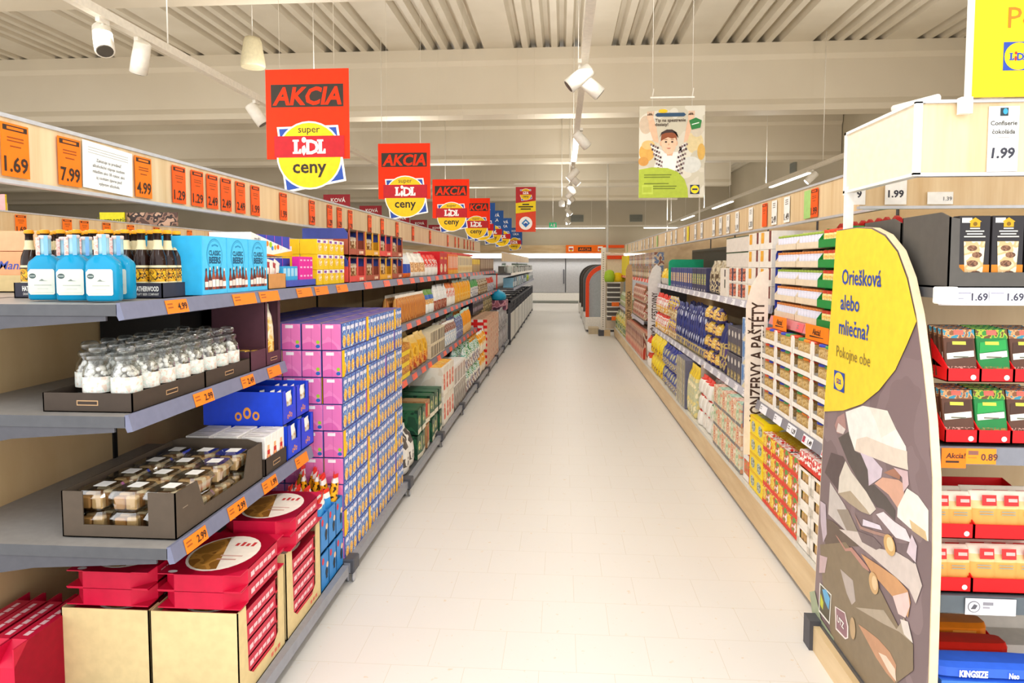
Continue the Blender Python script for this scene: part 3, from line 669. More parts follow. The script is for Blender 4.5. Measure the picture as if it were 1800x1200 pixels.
# ------------------------------------------------------------------ packs: built facing -y, origin at the bottom centre of the front
def decal(b, w, h, d, dl):
    """printed marks: (face, shape, u0, v0, u1, v1, material or colour), fractions of the face"""
    for i, (fc, sh, u0, v0, u1, v1, c) in enumerate(dl):
        m = M(c, .45) if isinstance(c, str) else c
        fw = w if fc in 'FTB' else d; fh = d if fc == 'T' else h
        mx = {'F': face('F', -w / 2, 0, 0), 'R': face('R', w / 2, 0, 0), 'L': face('L', -w / 2, d, 0), 'T': face('T', -w / 2, 0, h)}[fc]
        t = .0005 + i * .0002
        if sh == 'r': b.rect(u0 * fw, v0 * fh, u1 * fw, v1 * fh, m, mx, t)
        elif sh == 'e': b.ell((u0 + u1) / 2 * fw, (v0 + v1) / 2 * fh, (u1 - u0) / 2 * fw, (v1 - v0) / 2 * fh, m, mx, t, 16)
        elif sh == 't': b.poly([(u0 * fw, v0 * fh), (u1 * fw, v0 * fh), (u1 * fw, v1 * fh)], m, mx, t)
        elif sh == 'T': b.poly([(u0 * fw, v0 * fh), (u1 * fw, v0 * fh), (u0 * fw, v1 * fh)], m, mx, t)
def mm(c): return M(c, .45) if isinstance(c, str) else c
def pbox(w, h, d, c, dl=(), ch=.0015):
    b = MB().cbox(-w / 2, 0, 0, w / 2, d, h, ch, mm(c)); decal(b, w, h, d, dl); return b
def pbag(w, h, d, bands, n=12, seal=.1, gus=.75):
    """pillow pouch with flat crimped seal; bands = [(upper fraction, colour)] from the bottom"""
    zs = [(0, .47, .36), (.06, .5, .48), (.2, .5, .5), (.4, .49, .5), (.6, .49, .46), (.78, .49, .34), (1 - seal, .49, .1), (1, .5, .04)]
    b = MB(); lv = [(z * h, hw * w, hd * d, d / 2) for z, hw, hd in zs]; ms = []
    for (z0, _, _), (z1, _, _) in zip(zs, zs[1:]):
        zc = (z0 + z1) / 2
        ms.append(mm(next(c for f, c in bands if zc <= f + 1e-6)))
    return b.loft(lv, n, ms, e=3.2)
def pjar(r, h, body, lid, lidh=.16, lab=None, neck=.92, n=14):
    b = MB(); hl = h * (1 - lidh)
    pr = [(r * .9, 0), (r, h * .04), (r, h * .16), (r, hl * .82), (r, hl * .84), (r * neck, hl)]
    ms = [mm(body), mm(body), mm(lab or body), mm(lab or body), mm(body)]
    b.lathe(pr, n, ms, (0, r)); b.lathe([(r * neck, hl), (r * .98, hl + .002), (r * .98, h - .003), (r * .9, h)], n, mm(lid), (0, r)); return b
def ptray(w, h, d, c, lip=.35, th=.004, back=None, cut=None):
    """open carton: floor, back, sides and a low front lip"""
    b = MB(); hb = back or h; c = mm(c)
    b.box(-w / 2, 0, 0, w / 2, d, th, c).box(-w / 2, d - th, 0, w / 2, d, hb, c)
    for x in (-w / 2, w / 2 - th): b.prism([(0, 0), (d, 0), (d, hb), (d * .35, hb), (0, h * lip)], x, x + th, c, 'x')
    b.box(-w / 2, 0, 0, w / 2, th, h * lip, c); return b
class Side:
    """places packs facing the aisle: s=+1 shelf on the camera's left (front +x), s=-1 the other"""
    def __init__(s, sg): s.s = sg
    def mat(s, x, y): return (x, y), R(90 * s.s)
SEEN = {}
def fill(s, x, z, y0, y1, b, w, name, cat, label, group, d=.1, deep=1, stack=1, h=.1, gap=.003, jit=.004, meshes=None, zjit=0, loc_fn=None):
    """a block of equal packs along the shelf edge: rows along y, columns back from the aisle, layers up"""
    mes = meshes or [b.mesh(name)] if not isinstance(b, list) else [q.mesh(name) for q in b]
    n = max(1, int(round((y1 - y0) / (w + gap)))); st = (y1 - y0) / n; out = []
    for k in range(stack):
        for j in range(deep):
            for i in range(n):
                o = link(name, mes[(i + k) % len(mes)] if len(mes) < 4 else random.choice(mes))
                o.location = (x - s * (j * (d + .003) + random.uniform(0, jit)), y0 + (i + .5) * st, z + k * h)
                soft = any(q in name for q in ('bag', 'pouch'))
                o.rotation_euler = (0, 0, R(90 * s) + (random.uniform(-.09, .09) if soft else 0))
                if soft: o.location.x -= s * random.uniform(0, .014); o.scale = (.95, .95, random.uniform(.955, 1.0))
                tag(o, label, cat, group); out.append(o)
    return out

# ------------------------------------------------------------------ beside the camera, bottle shelf (z 1.48)
ZT = 1.485
GIN = glass('gin_glass', '38c4e6', .28, .03); GIN2 = base('gin_liquid')[0]
_b = GIN2.node_tree.nodes['Principled BSDF']; _b.inputs['Base Color'].default_value = C('10a8dc'); _b.inputs['Roughness'].default_value = .04; _b.inputs['Transmission Weight'].default_value = .3; _b.inputs['IOR'].default_value = 1.36
def gin():
    t = thing('gin_bottle', 'x', 'bottle')
    b = MB()
    b.loft([(0, .046, .026, 0), (.006, .05, .03, 0), (.112, .05, .03, 0), (.124, .046, .028, 0), (.138, .03, .022, 0), (.148, .018, .018, 0)], 24, GIN2, e=3.4)
    b.obj('body', t)
    MB().lathe([(.0172, .148), (.0165, .16), (.0165, .198), (.0185, .2), (.0185, .208), (.0165, .21)], 18, [M('9cc6d4', .1), M('9fc9d6', .1), M('cbb9b4', .2), M('d6c3bd', .2), M('e2d0ca', .2)]).obj('neck', t)
    mx = face('F', 0, -.0302, 0); b = MB()
    b.poly([(-.034, .018), (-.04, .026), (-.04, .09), (-.032, .1), (.036, .1), (.04, .095), (.04, .022), (.036, .018)], M('dbe0d0', .6), mx, .0005)
    b.ell(-.026, .078, .0105, .0085, M('4d5c5c'), mx, .0009); b.rect(-.034, .0765, -.018, .0795, M('a8b4ae'), mx, .0012)
    b.poly([(-.008, .062), (.002, .069), (.008, .064), (.02, .062)], M('7b857c'), mx, .0009)
    b.rect(-.022, .047, .03, .05, M('b4b8ac'), mx, .0009).rect(-.012, .036, .02, .038, M('c6c9bd'), mx, .0009).rect(-.03, .024, .034, .025, M('b9bdb2'), mx, .0009)
    b.obj('label', t)
    MB().box(-.019, -.0195, .145, -.007, -.0185, .203, PM('e8b8ae f2cdc4 d89a90', 90)).obj('tax_strip', t)
    MB().box(.006, -.0195, .145, .018, -.0185, .209, M('7fb2e6')).obj('seal_strip', t)
    return t
g0 = gin()
gl = [(-1.685, 2.12, .2, 'blue gin bottle at the outer end of the row, whole label badge shown'), (-1.565, 2.09, .22, 'blue gin bottle second from the outer end of the row'), (-1.444, 2.06, .16, 'frontmost blue gin bottle with the fully shown white label'),
      (-1.47, 2.17, .1, 'blue gin bottle nearest the dark beer crate, behind the frontmost one'), (-1.715, 2.25, .15, 'blue gin bottle mostly hidden in the second row at the outer end'), (-1.63, 2.24, .15, 'blue gin bottle in the second row behind the frontmost one')]
for i, (x, y, a, l) in enumerate(gl):
    if i == 0: g0.location = (x, y, ZT); g0.rotation_euler.z = a; g0['label'] = l
    else: dup(g0, (x, y, ZT), a, l)
def beer():
    t = thing('beer_bottle', 'brown beer bottle with yellow cap and cream neck label in a dark crate', 'bottle', group='yellow-capped beer bottles')
    br = M('2a1812', .08)
    MB().lathe([(.027, 0), (.0295, .004), (.0295, .12), (.027, .14), (.018, .165), (.0135, .18), (.0125, .218), (.0145, .22), (.0145, .226)], 16, br).obj('body', t)
    MB().lathe([(.0155, .222), (.0165, .224), (.015, .234), (.012, .236)], 14, M('f2a516', .3)).obj('cap', t)
    MB().lathe([(.0188, .164), (.0142, .18), (.0136, .198)], 16, M('e6d9ae', .5), caps=False).obj('neck_label', t)
    b = MB().lathe([(.0298, .035), (.0300, .04), (.0300, .05), (.0300, .095), (.0300, .1), (.0298, .108)], 16, [M('e9ddb4'), M('e9ddb4'), PM('e0a018 f2be2a 3a2412 d09010', 70), M('3a2a1a'), M('e9ddb4')], caps=False)
    b.obj('body_label', t); return t
b0 = beer(); first = True
for j in range(3):
    for i in range(9):
        x, y = -1.44 - i * .0605, 2.345 + j * .0605
        if first: b0.location = (x, y, ZT + .004); first = False
        else: dup(b0, (x, y, ZT + .004), random.uniform(-.2, .2))
def crate(x0, x1, l):
    t = thing('beer_crate', l, 'carton', ((x0 + x1) / 2, 2.305, ZT - .005)); w = x1 - x0
    b = MB(); dk = M('3a3946', .6)
    b.box(-w / 2, 0, 0, w / 2, .2, .004, dk).box(-w / 2, 0, 0, w / 2, .004, .055, dk).box(-w / 2, .196, 0, w / 2, .2, .05, dk)
    for x in (-w / 2, w / 2 - .004): b.box(x, 0, 0, x + .004, .2, .055, dk)
    mx = face('F', 0, 0, 0)
    b.text('HATHERWOOD', .055, .026, .024, M('f2f0ea'), mx, al='r', bold=.04, xs=.52).text('DRAFT BEER COMPANY', .055, .011, .012, M('d8d6d2'), mx, al='r', bold=.02, xs=.68)
    b.obj('tray', t)
for i, l in enumerate(('dark beer crate with white lettering, beside the blue beer packs', 'dark beer crate second from the blue beer packs', 'dark beer crate behind the frontmost gin bottle', 'dark beer crate behind the outermost gin bottles')): crate(-1.538 - i * .1395, -1.403 - i * .1395, l)
def classic():
    w, h, d = .186, .222, .25; b = pbox(w, h, d, M('36b4ea', .4)); mx = face('F', 0, 0, 0); lt = M('52c4f2', .4); dk = M('1a86bc', .4)
    b.rect(-w / 2 + .002, .002, w / 2 - .002, h - .002, lt, mx, .0004)
    for k, m in ((1, dk), (.95, lt), (.9, dk), (.87, lt)): b.ell(-.0, .148, .06 * k, .066 * k, m, mx, .0006 + (1 - k) * .004, 28)
    for i in range(5): b.rect(-.022 + i * .01, .183 + (2 - abs(i - 2)) * .002, -.015 + i * .01, .19 + (2 - abs(i - 2)) * .002, dk, mx, .0016)
    b.text('CLASSIC', 0, .15, .026, M('20587a'), mx, .0016, 'c', bold=.04, xs=.92).text('BEERS', 0, .12, .034, M('20587a'), mx, .0016, 'c', bold=.05, xs=1)
    for i in range(6):
        x = -.068 + i * .027; k = abs(i - 2.5) * .004; m = M(('8a3a2c', '5a2a22', 'a0523a')[i % 3])
        b.poly([(x - .012, .02), (x + .012, .02), (x + .012, .068 - k), (x + .005, .088 - k), (x + .005, .108 - k), (x - .005, .108 - k), (x - .005, .088 - k), (x - .012, .068 - k)], m, mx, .0022 + i * .0001)
        b.rect(x - .012, .03, x + .012, .06 - k, M(('f0e4dc', 'e8d0c6', 'f4f0e8')[i % 3]), mx, .003).rect(x - .0045, .1 - k, x + .0045, .11 - k, M('e6e2da' if i % 2 else '2a3a4a'), mx, .003)
    return b.mesh('beer_pack')
cm = classic()
for i, l in enumerate(('bright blue beer gift pack beside the dark crate', 'bright blue beer gift pack in the middle of three', 'bright blue beer gift pack beside the vitamin cartons')):
    o = tag(link('beer_pack', cm), l, 'gift pack'); o.location = (-1.335, 2.45 + .0935 + i * .188, ZT); o.rotation_euler.z = R(90)
# kraft carton of chocolates, vitamin cartons
o = tag(ptray(.2, .075, .14, M('c98f55', .7), .95).obj('kraft_carton', None, (-1.335, 3.12, ZT), R(90)), 'kraft cardboard carton of white pouches beside the blue beer packs', 'carton')
pm = [pbag(.07, .12, .03, ((.3, 'f4f0ea'), (.75, PM('f4efe8 e8dccf c8353a', 30)), (1, 'a8242e'))).mesh('chocolate_pouch'), pbag(.07, .13, .03, ((.8, 'f2ece6'), (1, 'e9e0d8'))).mesh('chocolate_pouch')]
for i in range(4):
    o = tag(link('chocolate_pouch', pm[i % 2]), ('white and red pouch at the near edge of the kraft carton', 'plain white pouch standing second in the kraft carton', 'white and red pouch standing third in the kraft carton', 'white pouch leaning out of the far edge of the kraft carton')[i], 'pouch')
    o.location = (-1.365 - .008 * i, 3.06 + i * .045, ZT + .008); o.rotation_euler = (R(8), R((4, 8, 12, 20)[i]), R(90))
def vita():
    w, h, d = .48, .108, .2; b = MB(); wh = M('f3f0ea'); bl = M('3a49b4')
    b.box(-w / 2, .02, 0, w / 2, d, .008, wh)
    b.prism([(-w / 2, 0), (w / 2, 0), (w / 2, h * .28), (-w / 2, h)], .0, .003, wh)
    b.box(-w / 2, .003, 0, -w / 2 + .003, d, h, wh).box(w / 2 - .003, .003, 0, w / 2, d, h * .5, wh)
    for i in range(5): b.box(-w / 2 + .006 + i * .094, .012, .004, -w / 2 + .096 + i * .094, d - .01, h - .006, bl).rect(0, 0, .006, h - .01, M('c85ac0'), face('F', -w / 2 + .092 + i * .094, .0115, .004))
    mx = face('F', -w / 2, 0, 0)
    b.poly([(0, 0), (w, 0), (w, h * .28), (w * .8, h * .2), (w * .5, h * .06), (w * .2, h * .12), (0, h * .25)], M('f5b81e'), mx, .0005).poly([(0, 0), (w * .6, 0), (w * .4, h * .07), (w * .15, h * .12), (0, h * .2)], M('f0641e'), mx, .0008)
    b.text('multi', .035, .07, .026, M('6a6a78'), mx, .001, xs=1.2).text('vita', .035, .04, .045, M('3a3a48'), mx, .001, bold=.02, xs=1.2)
    for u, v, r_, c in ((.36, .46, .055, 'f08a1e'), (.44, .42, .06, 'a6d22a'), (.55, .3, .05, 'e8b41e'), (.48, .26, .045, '3a8ae0'), (.62, .33, .05, 'f0641e'), (.7, .3, .045, 'e8e0ee'), (.32, .36, .035, 'a06ad0')): b.ell(u * w, v * h + .01, r_ * w * .55, r_ * w * .5, M(c), mx, .0012)
    return b.mesh('vitamin_carton')
vm = vita()
for k, l in ((1, 'upper of the large white multivita cartons with coloured balls'), (0, 'lower of the large white multivita cartons, behind small pink boxes')):
    o = tag(link('vitamin_carton', vm), l, 'carton'); o.location = (-1.43, 3.30, ZT + .045 + k * .112); o.rotation_euler.z = R(90)
tag(ptray(.54, .04, .26, M('4a58b8'), .9).obj('blue_carton', None, (-1.36, 3.42, ZT), R(90)), 'low dark blue carton under the multivita cartons', 'carton')
fill(1, -1.37, ZT + .006, 3.27, 3.46, pbox(.043, .1, .04, M('3aa8de'), (('F', 'r', .1, .5, .9, .9, 'a8d8f0'),)), .043, 'small_tube_box', 'box', 'small light blue box below the multivita cartons', 'light blue boxes', stack=1, h=.1, jit=0)
fill(1, -1.365, ZT + .006, 3.47, 3.66, pbox(.046, .15, .04, M('e02a9a'), (('F', 'r', .2, .3, .8, .36, 'f6c0e0'), ('F', 'r', .2, .6, .8, .66, 'f6c0e0'), ('F', 'r', .2, .85, .8, .9, 'f6c0e0'))), .046, 'small_tube_box', 'box', 'small hot pink box beside the light blue ones', 'hot pink boxes', jit=0)
ym = pbox(.085, .085, .1, 'f2c81e', (('F', 'r', 0, .75, 1, 1, 'f6f2e6'), ('F', 'e', .2, .25, .8, .7, PM('f6e8b0 e8a81e fff6dc', 60)), ('F', 'r', .1, .78, .6, .94, '8a4aa8')))
fill(1, -1.36, ZT, 3.72, 4.2, ym, .085, 'supplement_box', 'box', 'yellow and white supplement box in a pile beside the vitamin cartons', 'yellow supplement boxes', d=.1, deep=2, stack=3, h=.086)
# retail-ready display cases, blue over red or ochre with a bag inside
def disp(c):
    w, h, d = .36, .165, .3; b = MB(); lo = M(c, .5); bl = M('3c4a9a', .5)
    b.box(-w / 2, 0, 0, w / 2, d, .004, lo).box(-w / 2, d - .004, 0, w / 2, d, h, M('6a4a2c'))
    b.box(-w / 2, 0, 0, w / 2, .004, h * .25, lo)
    for x in (-w / 2, w / 2 - .004):
        b.prism([(0, 0), (d, 0), (d, h), (d * .12, h), (0, h * .8)], x, x + .004, lo, 'x'); b.prism([(d * .02, h * .62), (d, h * .62), (d, h + .004), (d * .1, h + .004), (d * .02, h * .84)], x - .001, x + .005, bl, 'x')
    for x in (-w / 2, 0, w / 2 - .025): b.box(x if x else -.0125, -.001, 0, (x if x else -.0125) + .025, .004, h, lo)
    b.box(-w / 2, 0, h - .01, w / 2, d, h, M('5a4028'))
    mx = face('F', 0, -.001, 0); b.ell(.05, .02, .012, .012, M('f0d8c0'), mx, .0008).rect(.07, .012, .13, .03, M('f0c8a8'), mx, .0008)
    mx = face('L', -w / 2, d, 0); b.rect(.12, .06, .2, .1, M('d8b8a0'), mx, .002).rect(.13, .07, .19, .09, lo, mx, .0025)
    return b
bagm = pbag(.15, .15, .1, ((.5, PM('b98a56 8a5a32 d8b484 e8d2b0', 26)), (.78, PM('d8c0a0 efe6d8 b08a60', 26)), (1, '3c4a9a')))
bg = bagm.mesh('snack_bag')
dm = {c: disp(c).mesh('display_case') for c in ('a8523c', 'e0a020', 'e05048')}
names = (('brick red', 'a8523c'), ('ochre', 'e0a020'), ('bright red', 'e05048'))
pos = ('nearest the vitamin cartons', 'second along', 'third along', 'farthest along, by the bread bags')
order = {0: (2, 0, 1, 0), 1: (0, 1, 2, 0)}
for k in (0, 1):
    for i in range(4):
        nm, c = names[order[k][i]]
        y = 4.42 + i * .365
        o = tag(link('display_case', dm[c]), '%s and blue display case, %s row, %s' % (nm, ('bottom', 'top')[k], pos[i]), 'display case'); o.location = (-1.345, y, ZT + k * .175); o.rotation_euler.z = R(90)
        for q in (-.08, .08):
            o = tag(link('snack_bag', bg), 'brown snack bag standing inside the %s row of blue and red cases' % ('bottom', 'top')[k], 'bag', 'snack bags in the %s cases' % ('lower', 'upper')[k]); o.location = (-1.375, y + q, ZT + .005 + k * .175); o.rotation_euler.z = R(90)
S = fill
def seg(s, x, z, y0, y1, b, w, name, cat, label, **k): return fill(s, x, z, y0, y1, b, w, name, cat, label, label[:60], **k)
seg(1, -1.35, ZT, 5.85, 6.1, pbag(.13, .2, .1, ((.25, 'e06a2a'), (.6, '2a4aa8'), (1, 'd9dde0'))), .13, 'snack_bag', 'bag', 'silver snack bag with blue band after the display cases')
seg(1, -1.35, ZT, 6.1, 6.75, pbag(.2, .23, .12, ((.2, 'efe6da'), (.55, PM('d09a60 e8c090 a86a38', 20)), (1, PM('efe9e0 d8d2c8', 20)))), .2, 'bread_bag', 'bag', 'clear bag with round brown bread beside the display cases', deep=2, d=.13)
seg(1, -1.35, ZT, 6.8, 7.5, pbag(.17, .22, .1, ((.3, 'f2ece4'), (.8, PM('d8301e f0e0d8 c8202a', 22)), (1, 'e8382a'))), .17, 'snack_bag', 'bag', 'red and white snack bag between bread bags and red cartons', deep=2, d=.11)
seg(1, -1.35, ZT, 7.5, 8.0, pbox(.24, .25, .3, 'c8141e', (('F', 'e', .1, .1, .7, .5, PM('e8c08a f4e0c0', 30)), ('F', 'r', .2, .7, .8, .8, 'f0a03a'))), .24, 'red_carton', 'carton', 'bright red carton on the top shelf before the cream boxes')
seg(1, -1.35, ZT, 8.05, 8.8, pbox(.06, .24, .16, 'f0782a', (('F', 'r', .3, .3, .7, .9, 'f6e6d6'), ('F', 'r', 0, 0, 1, .2, 'f4b02a'))), .06, 'slim_box', 'box', 'slim orange box standing in a row on the top shelf')
seg(1, -1.35, ZT, 8.85, 10.2, pbox(.09, .23, .16, 'e9d6a6', (('F', 'r', .3, .45, .6, .9, '5a3a6a'), ('F', 'e', .2, .1, .8, .4, 'd8a850'))), .09, 'slim_box', 'box', 'cream box with dark stripe in a row on the top shelf')
seg(1, -1.36, ZT + .235, 7.8, 10.4, pbox(.5, .03, .3, 'd8382e'), .5, 'flat_carton', 'carton', 'flat red carton lying on top of the cream boxes')
seg(1, -1.35, ZT, 10.25, 11.2, pbox(.1, .2, .16, 'c9a05a', (('F', 'r', .1, .6, .9, .95, 'f2d22a'), ('F', 'r', .2, .1, .8, .5, 'a8987a'))), .1, 'slim_box', 'box', 'tan box with yellow band in a row on the top shelf')
seg(1, -1.35, ZT, 11.25, 13.4, pbox(.11, .22, .16, '7a5a44', (('F', 'r', .3, .2, .7, .9, 'd8c0a0'),)), .11, 'slim_box', 'box', 'dark brown box with pale stripe in a row on the top shelf')

# ------------------------------------------------------------------ jar shelf (z 1.14)
ZJ = 1.145
GL1 = glass('clear_glass', 'fbfdfc', .05)
def jar():
    t = thing('glass_jar', 'clear glass jar of wrapped sweets with white paper label in a black tray', 'jar', group='glass jars of sweets')
    MB().lathe([(.036, 0), (.043, .006), (.044, .03), (.044, .108), (.04, .128), (.03, .142), (.03, .152)], 20, GL1, caps=False).obj('body', t)
    l = MB().lathe([(.0335, .15), (.035, .153), (.035, .164), (.031, .168)], 20, GL1); l.lathe([(.012, .168), (.02, .17), (.027, .178), (.028, .188), (.022, .197), (.01, .2)], 16, GL1)
    l.obj('lid', t)
    c = MB()
    rnd = random.Random(3)
    for i in range(84):
        z = .06 + rnd.random() * .068; a = rnd.random() * 6.28; r_ = .034 * math.sqrt(rnd.random()) * (1.12 if z < .11 else .8)
        q = Matrix.Translation((r_ * math.cos(a) * .85, r_ * math.sin(a) * .85, z)) @ Matrix.Rotation(rnd.random() * 3, 4, 'X') @ Matrix.Rotation(rnd.random() * 3, 4, 'Z')
        c.loft([(-.007, .006, .004, 0), (-.003, .012, .009, 0), (.003, .012, .009, 0), (.007, .006, .004, 0)], 6, M(('e6e2d8', 'c9c3b8', 'f4f1ea', '8e867a')[i % 4], .35), mx=q)
    c.obj('sweets', t)
    MB().lathe([(.0448, .05), (.0452, .052), (.0452, .098), (.0448, .1)], 20, PM('e6e4de cfdcd2 e2dcd2 d8c4b4', 70), caps=False).obj('label', t)
    return t
j0 = jar(); first = True
tg = MB()
for i in range(8):
    for j in range(3):
        if j == 2 and i < 1: continue
        x, y = -1.378 - j * .094, 2.055 + i * .094
        if first: j0.location = (x, y, ZJ + .003); first = False
        else: dup(j0, (x, y, ZJ + .003), random.uniform(0, 6))
def wtray(x0, x1, y0, y1, z, h, c, l, rim=True, name='carton_tray'):
    t = thing(name, l, 'carton', ((x0 + x1) / 2, (y0 + y1) / 2, z)); w, d = x1 - x0, y1 - y0; b = MB(); c = mm(c)
    b.box(-w / 2, -d / 2, 0, w / 2, d / 2, .003, c)
    for yy in (-d / 2, d / 2 - .004): b.box(-w / 2, yy, 0, w / 2, yy + .004, h, c)
    for xx in (-w / 2, w / 2 - .004): b.box(xx, -d / 2, 0, xx + .004, d / 2, h, c)
    if rim:
        for mx, l_ in ((face('F', 0, -d / 2, 0), w), (face('R', w / 2, 0, 0), d)):
            k = min(.035, l_ * .3)
            b.rect(-k, h * .35, k, h * .62, M('c09a70'), mx, .0006).rect(-k + .003, h * .4, k - .003, h * .57, M('3a2e26'), mx, .001)
    b.obj('tray', t); return t
DKT = M('43382f', .6)
wtray(-1.618, -1.325, 2.0, 2.43, ZJ - .004, .06, DKT, 'nearest low black carton tray holding glass jars'); wtray(-1.618, -1.325, 2.435, 2.8, ZJ - .004, .06, DKT, 'second low black carton tray of glass jars, beside the amber jars')
PUR = M('54323c', .6)
wtray(-1.618, -1.325, 2.805, 2.96, ZJ - .004, .085, PUR, 'purple-brown carton tray with small amber and dark jars', False)
jm = [pjar(.024, .07, M('b8780e', .1), M('e9b44a', .3), .2, M('f2efe8')), pjar(.024, .07, M('1f1716', .1), M('4a4448', .3), .2, M('d9d5ce'))]
fill(1, -1.335, ZJ + .003, 2.815, 2.955, jm, .05, 'honey_jar', 'jar', 'small dark or amber jar in the purple-brown carton tray', 'small jars in the purple-brown tray', d=.05, deep=3, jit=0)
t = thing('display_carton', 'tall open black carton with a window showing gold bags, end of the jar shelf', 'carton', (-1.325, 3.04, ZJ - .004), R(90))
b = MB().box(-.08, .25, 0, .08, .29, .29, BLACK).box(-.08, 0, 0, -.076, .29, .29, PUR).box(.076, 0, 0, .08, .29, .29, PUR).box(-.08, 0, 0, .08, .29, .004, PUR).box(-.08, 0, 0, .08, .004, .06, PUR)
b.box(-.08, -.0005, .06, -.06, .004, .29, PUR).box(.06, -.0005, .06, .08, .004, .29, PUR); b.rect(-.035, .02, .035, .035, M('c09a70'), face('F'), .0008).rect(-.032, .023, .032, .032, M('3a2228'), face('F'), .0012); b.obj('carton', t)
o = tag(pbag(.11, .27, .07, ((.3, PM('e8b43a f2d88a c8881e', 30)), (.8, PM('f0e6cc e0cc96 d8b45a', 30)), (1, 'efe8d6'))).obj('sweets_bag', None, (-1.335, 3.04, ZJ + .004), R(90)), 'cream and gold sweets bag inside the tall black carton', 'bag')
tag(MB().box(-1.99, 2.8, ZJ, -1.63, 3.0, ZJ + .29, BLACK).rect(-.08, .1, .1, .13, M('c8c0b8'), face('F', -1.72, 2.8, ZJ)).rect(-.075, .105, .095, .125, BLACK, face('F', -1.72, 2.8, ZJ), .001).obj('back_carton'), 'closed black carton standing behind the amber jars', 'carton')

# ------------------------------------------------------------------ clamshell shelf (z 0.735)
ZC = .739
def clam_carton():
    t = thing('display_carton', 'grey-brown open carton with cut-out windows holding clear clamshells of biscuits', 'carton', (-1.39, 2.32, ZC))
    w, d, h = .375, .62, .147; c = M('55493d', .65); b = MB()
    b.box(-w / 2, -d / 2, 0, w / 2, d / 2, .003, c).box(-w / 2, d / 2 - .004, 0, w / 2, d / 2, h, c).box(-w / 2, -d / 2, 0, -w / 2 + .004, d / 2, h, c)
    b.prism([(-w / 2, 0), (w / 2, 0), (w / 2, h), (w / 2 - .09, h), (w / 2 - .09, .04), (-w / 2 + .07, .04), (-w / 2 + .07, h), (-w / 2, h)], -d / 2, -d / 2 + .004, c)
    b.prism([(-d / 2, 0), (d / 2, 0), (d / 2, h), (d / 2 - .12, h), (d / 2 - .16, .05), (-d / 2 + .17, .05), (-d / 2 + .13, h), (-d / 2, h)], w / 2 - .004, w / 2, c, 'x')
    b.prism([(-w / 2, h), (w / 2 - .02, h), (w / 2 - .06, h + .012), (-w / 2 + .04, h + .012)], d / 2 - .004, d / 2, c)
    b.rect(-d / 2 + .04, .085, -d / 2 + .07, .088, M('8a7a68'), face('R', w / 2, 0, 0)); b.obj('carton', t)
clam_carton()
PLA = glass('clear_plastic', 'f2f2ee', .12, .08)
def clam():
    t = thing('clamshell_box', 'clear plastic clamshell of brown biscuits in the grey-brown carton', 'box', group='clamshells of biscuits')
    MB().loft([(0, .042, .052, 0), (.042, .052, .062, 0), (.044, .058, .068, 0), (.047, .058, .068, 0), (.066, .048, .056, 0)], 16, PLA, e=5, smooth=False).obj('shell', t)
    c = MB()
    for i in range(4):
        for j in range(2): c.cbox(-.04 + j * .042, -.05 + i * .026, .004, -.003 + j * .042, -.027 + i * .026, .044 + .004 * ((i + j) % 2), .004, M(('d09a5c', 'e2ba82', 'b98248', 'efdcb4')[(i + j) % 4], .6))
    c.obj('biscuits', t)
    MB().box(-.02, -.01, .0662, .025, .04, .0668, M('f4f1ec')).obj('paper_label', t)
    return t
c0 = clam(); first = True
for k in range(2):
    for i in range(4):
        for j in range(3):
            p = (-1.505 + j * .115, 2.095 + i * .142, ZC + .004 + k * .069)
            if first: c0.location = p; first = False
            else: dup(c0, p, random.uniform(-.08, .08))
# white printed boxes, blue cartons
t = wtray(-1.57, -1.2, 2.655, 2.865, ZC - .002, .07, DKT, 'dark low carton tray holding white boxes with red pictures')
wb = pbox(.062, .155, .1, 'f1ece6', (('F', 'e', .2, .15, .8, .55, 'e0582a'), ('F', 'r', .35, .35, .65, .75, 'f2b07a'), ('F', 'r', .3, .5, .7, .62, 'c8281e'), ('T', 'r', .1, .1, .3, .9, 'd8d2ca'), ('T', 'r', .6, .4, .7, .9, 'd0cac2')))
fill(1, -1.206, ZC + .002, 2.665, 2.855, wb, .062, 'sweets_box', 'box', 'white box with a red and orange picture beside the clamshells', 'white boxes with red pictures', d=.115, deep=3, jit=0)
def bluec():
    w, h, d = .155, .15, .36; b = MB(); c = M('1c46d8', .4)
    b.box(-w / 2, 0, 0, w / 2, d, .004, c).box(-w / 2, d - .004, 0, w / 2, d, h, c).box(-w / 2, 0, 0, -w / 2 + .004, d, h, c).box(w / 2 - .004, 0, 0, w / 2, d, h, c)
    b.prism([(-w / 2, 0), (w / 2, 0), (w / 2, h), (.05, h), (.04, h * .5), (-.03, h * .5), (-.04, h), (-w / 2, h)], 0, .004, c)
    mx = face('F', .0, 0, 0)
    def swirl(mx, k):
        for i, (u, v, a, q) in enumerate(((-.02, .01, .008, .01), (0, .018, .009, .013), (.02, .012, .008, .01))):
            b.ell(u * k, .02 + v * k, a * k, q * k, M('f0a040'), mx, .001).ell(u * k, .02 + v * k, a * k * .5, q * k * .5, c, mx, .0015)
    swirl(mx, 1.0); swirl(face('L', -w / 2, .16, 0), 2.0)
    return b.mesh('blue_carton')
bm = bluec()
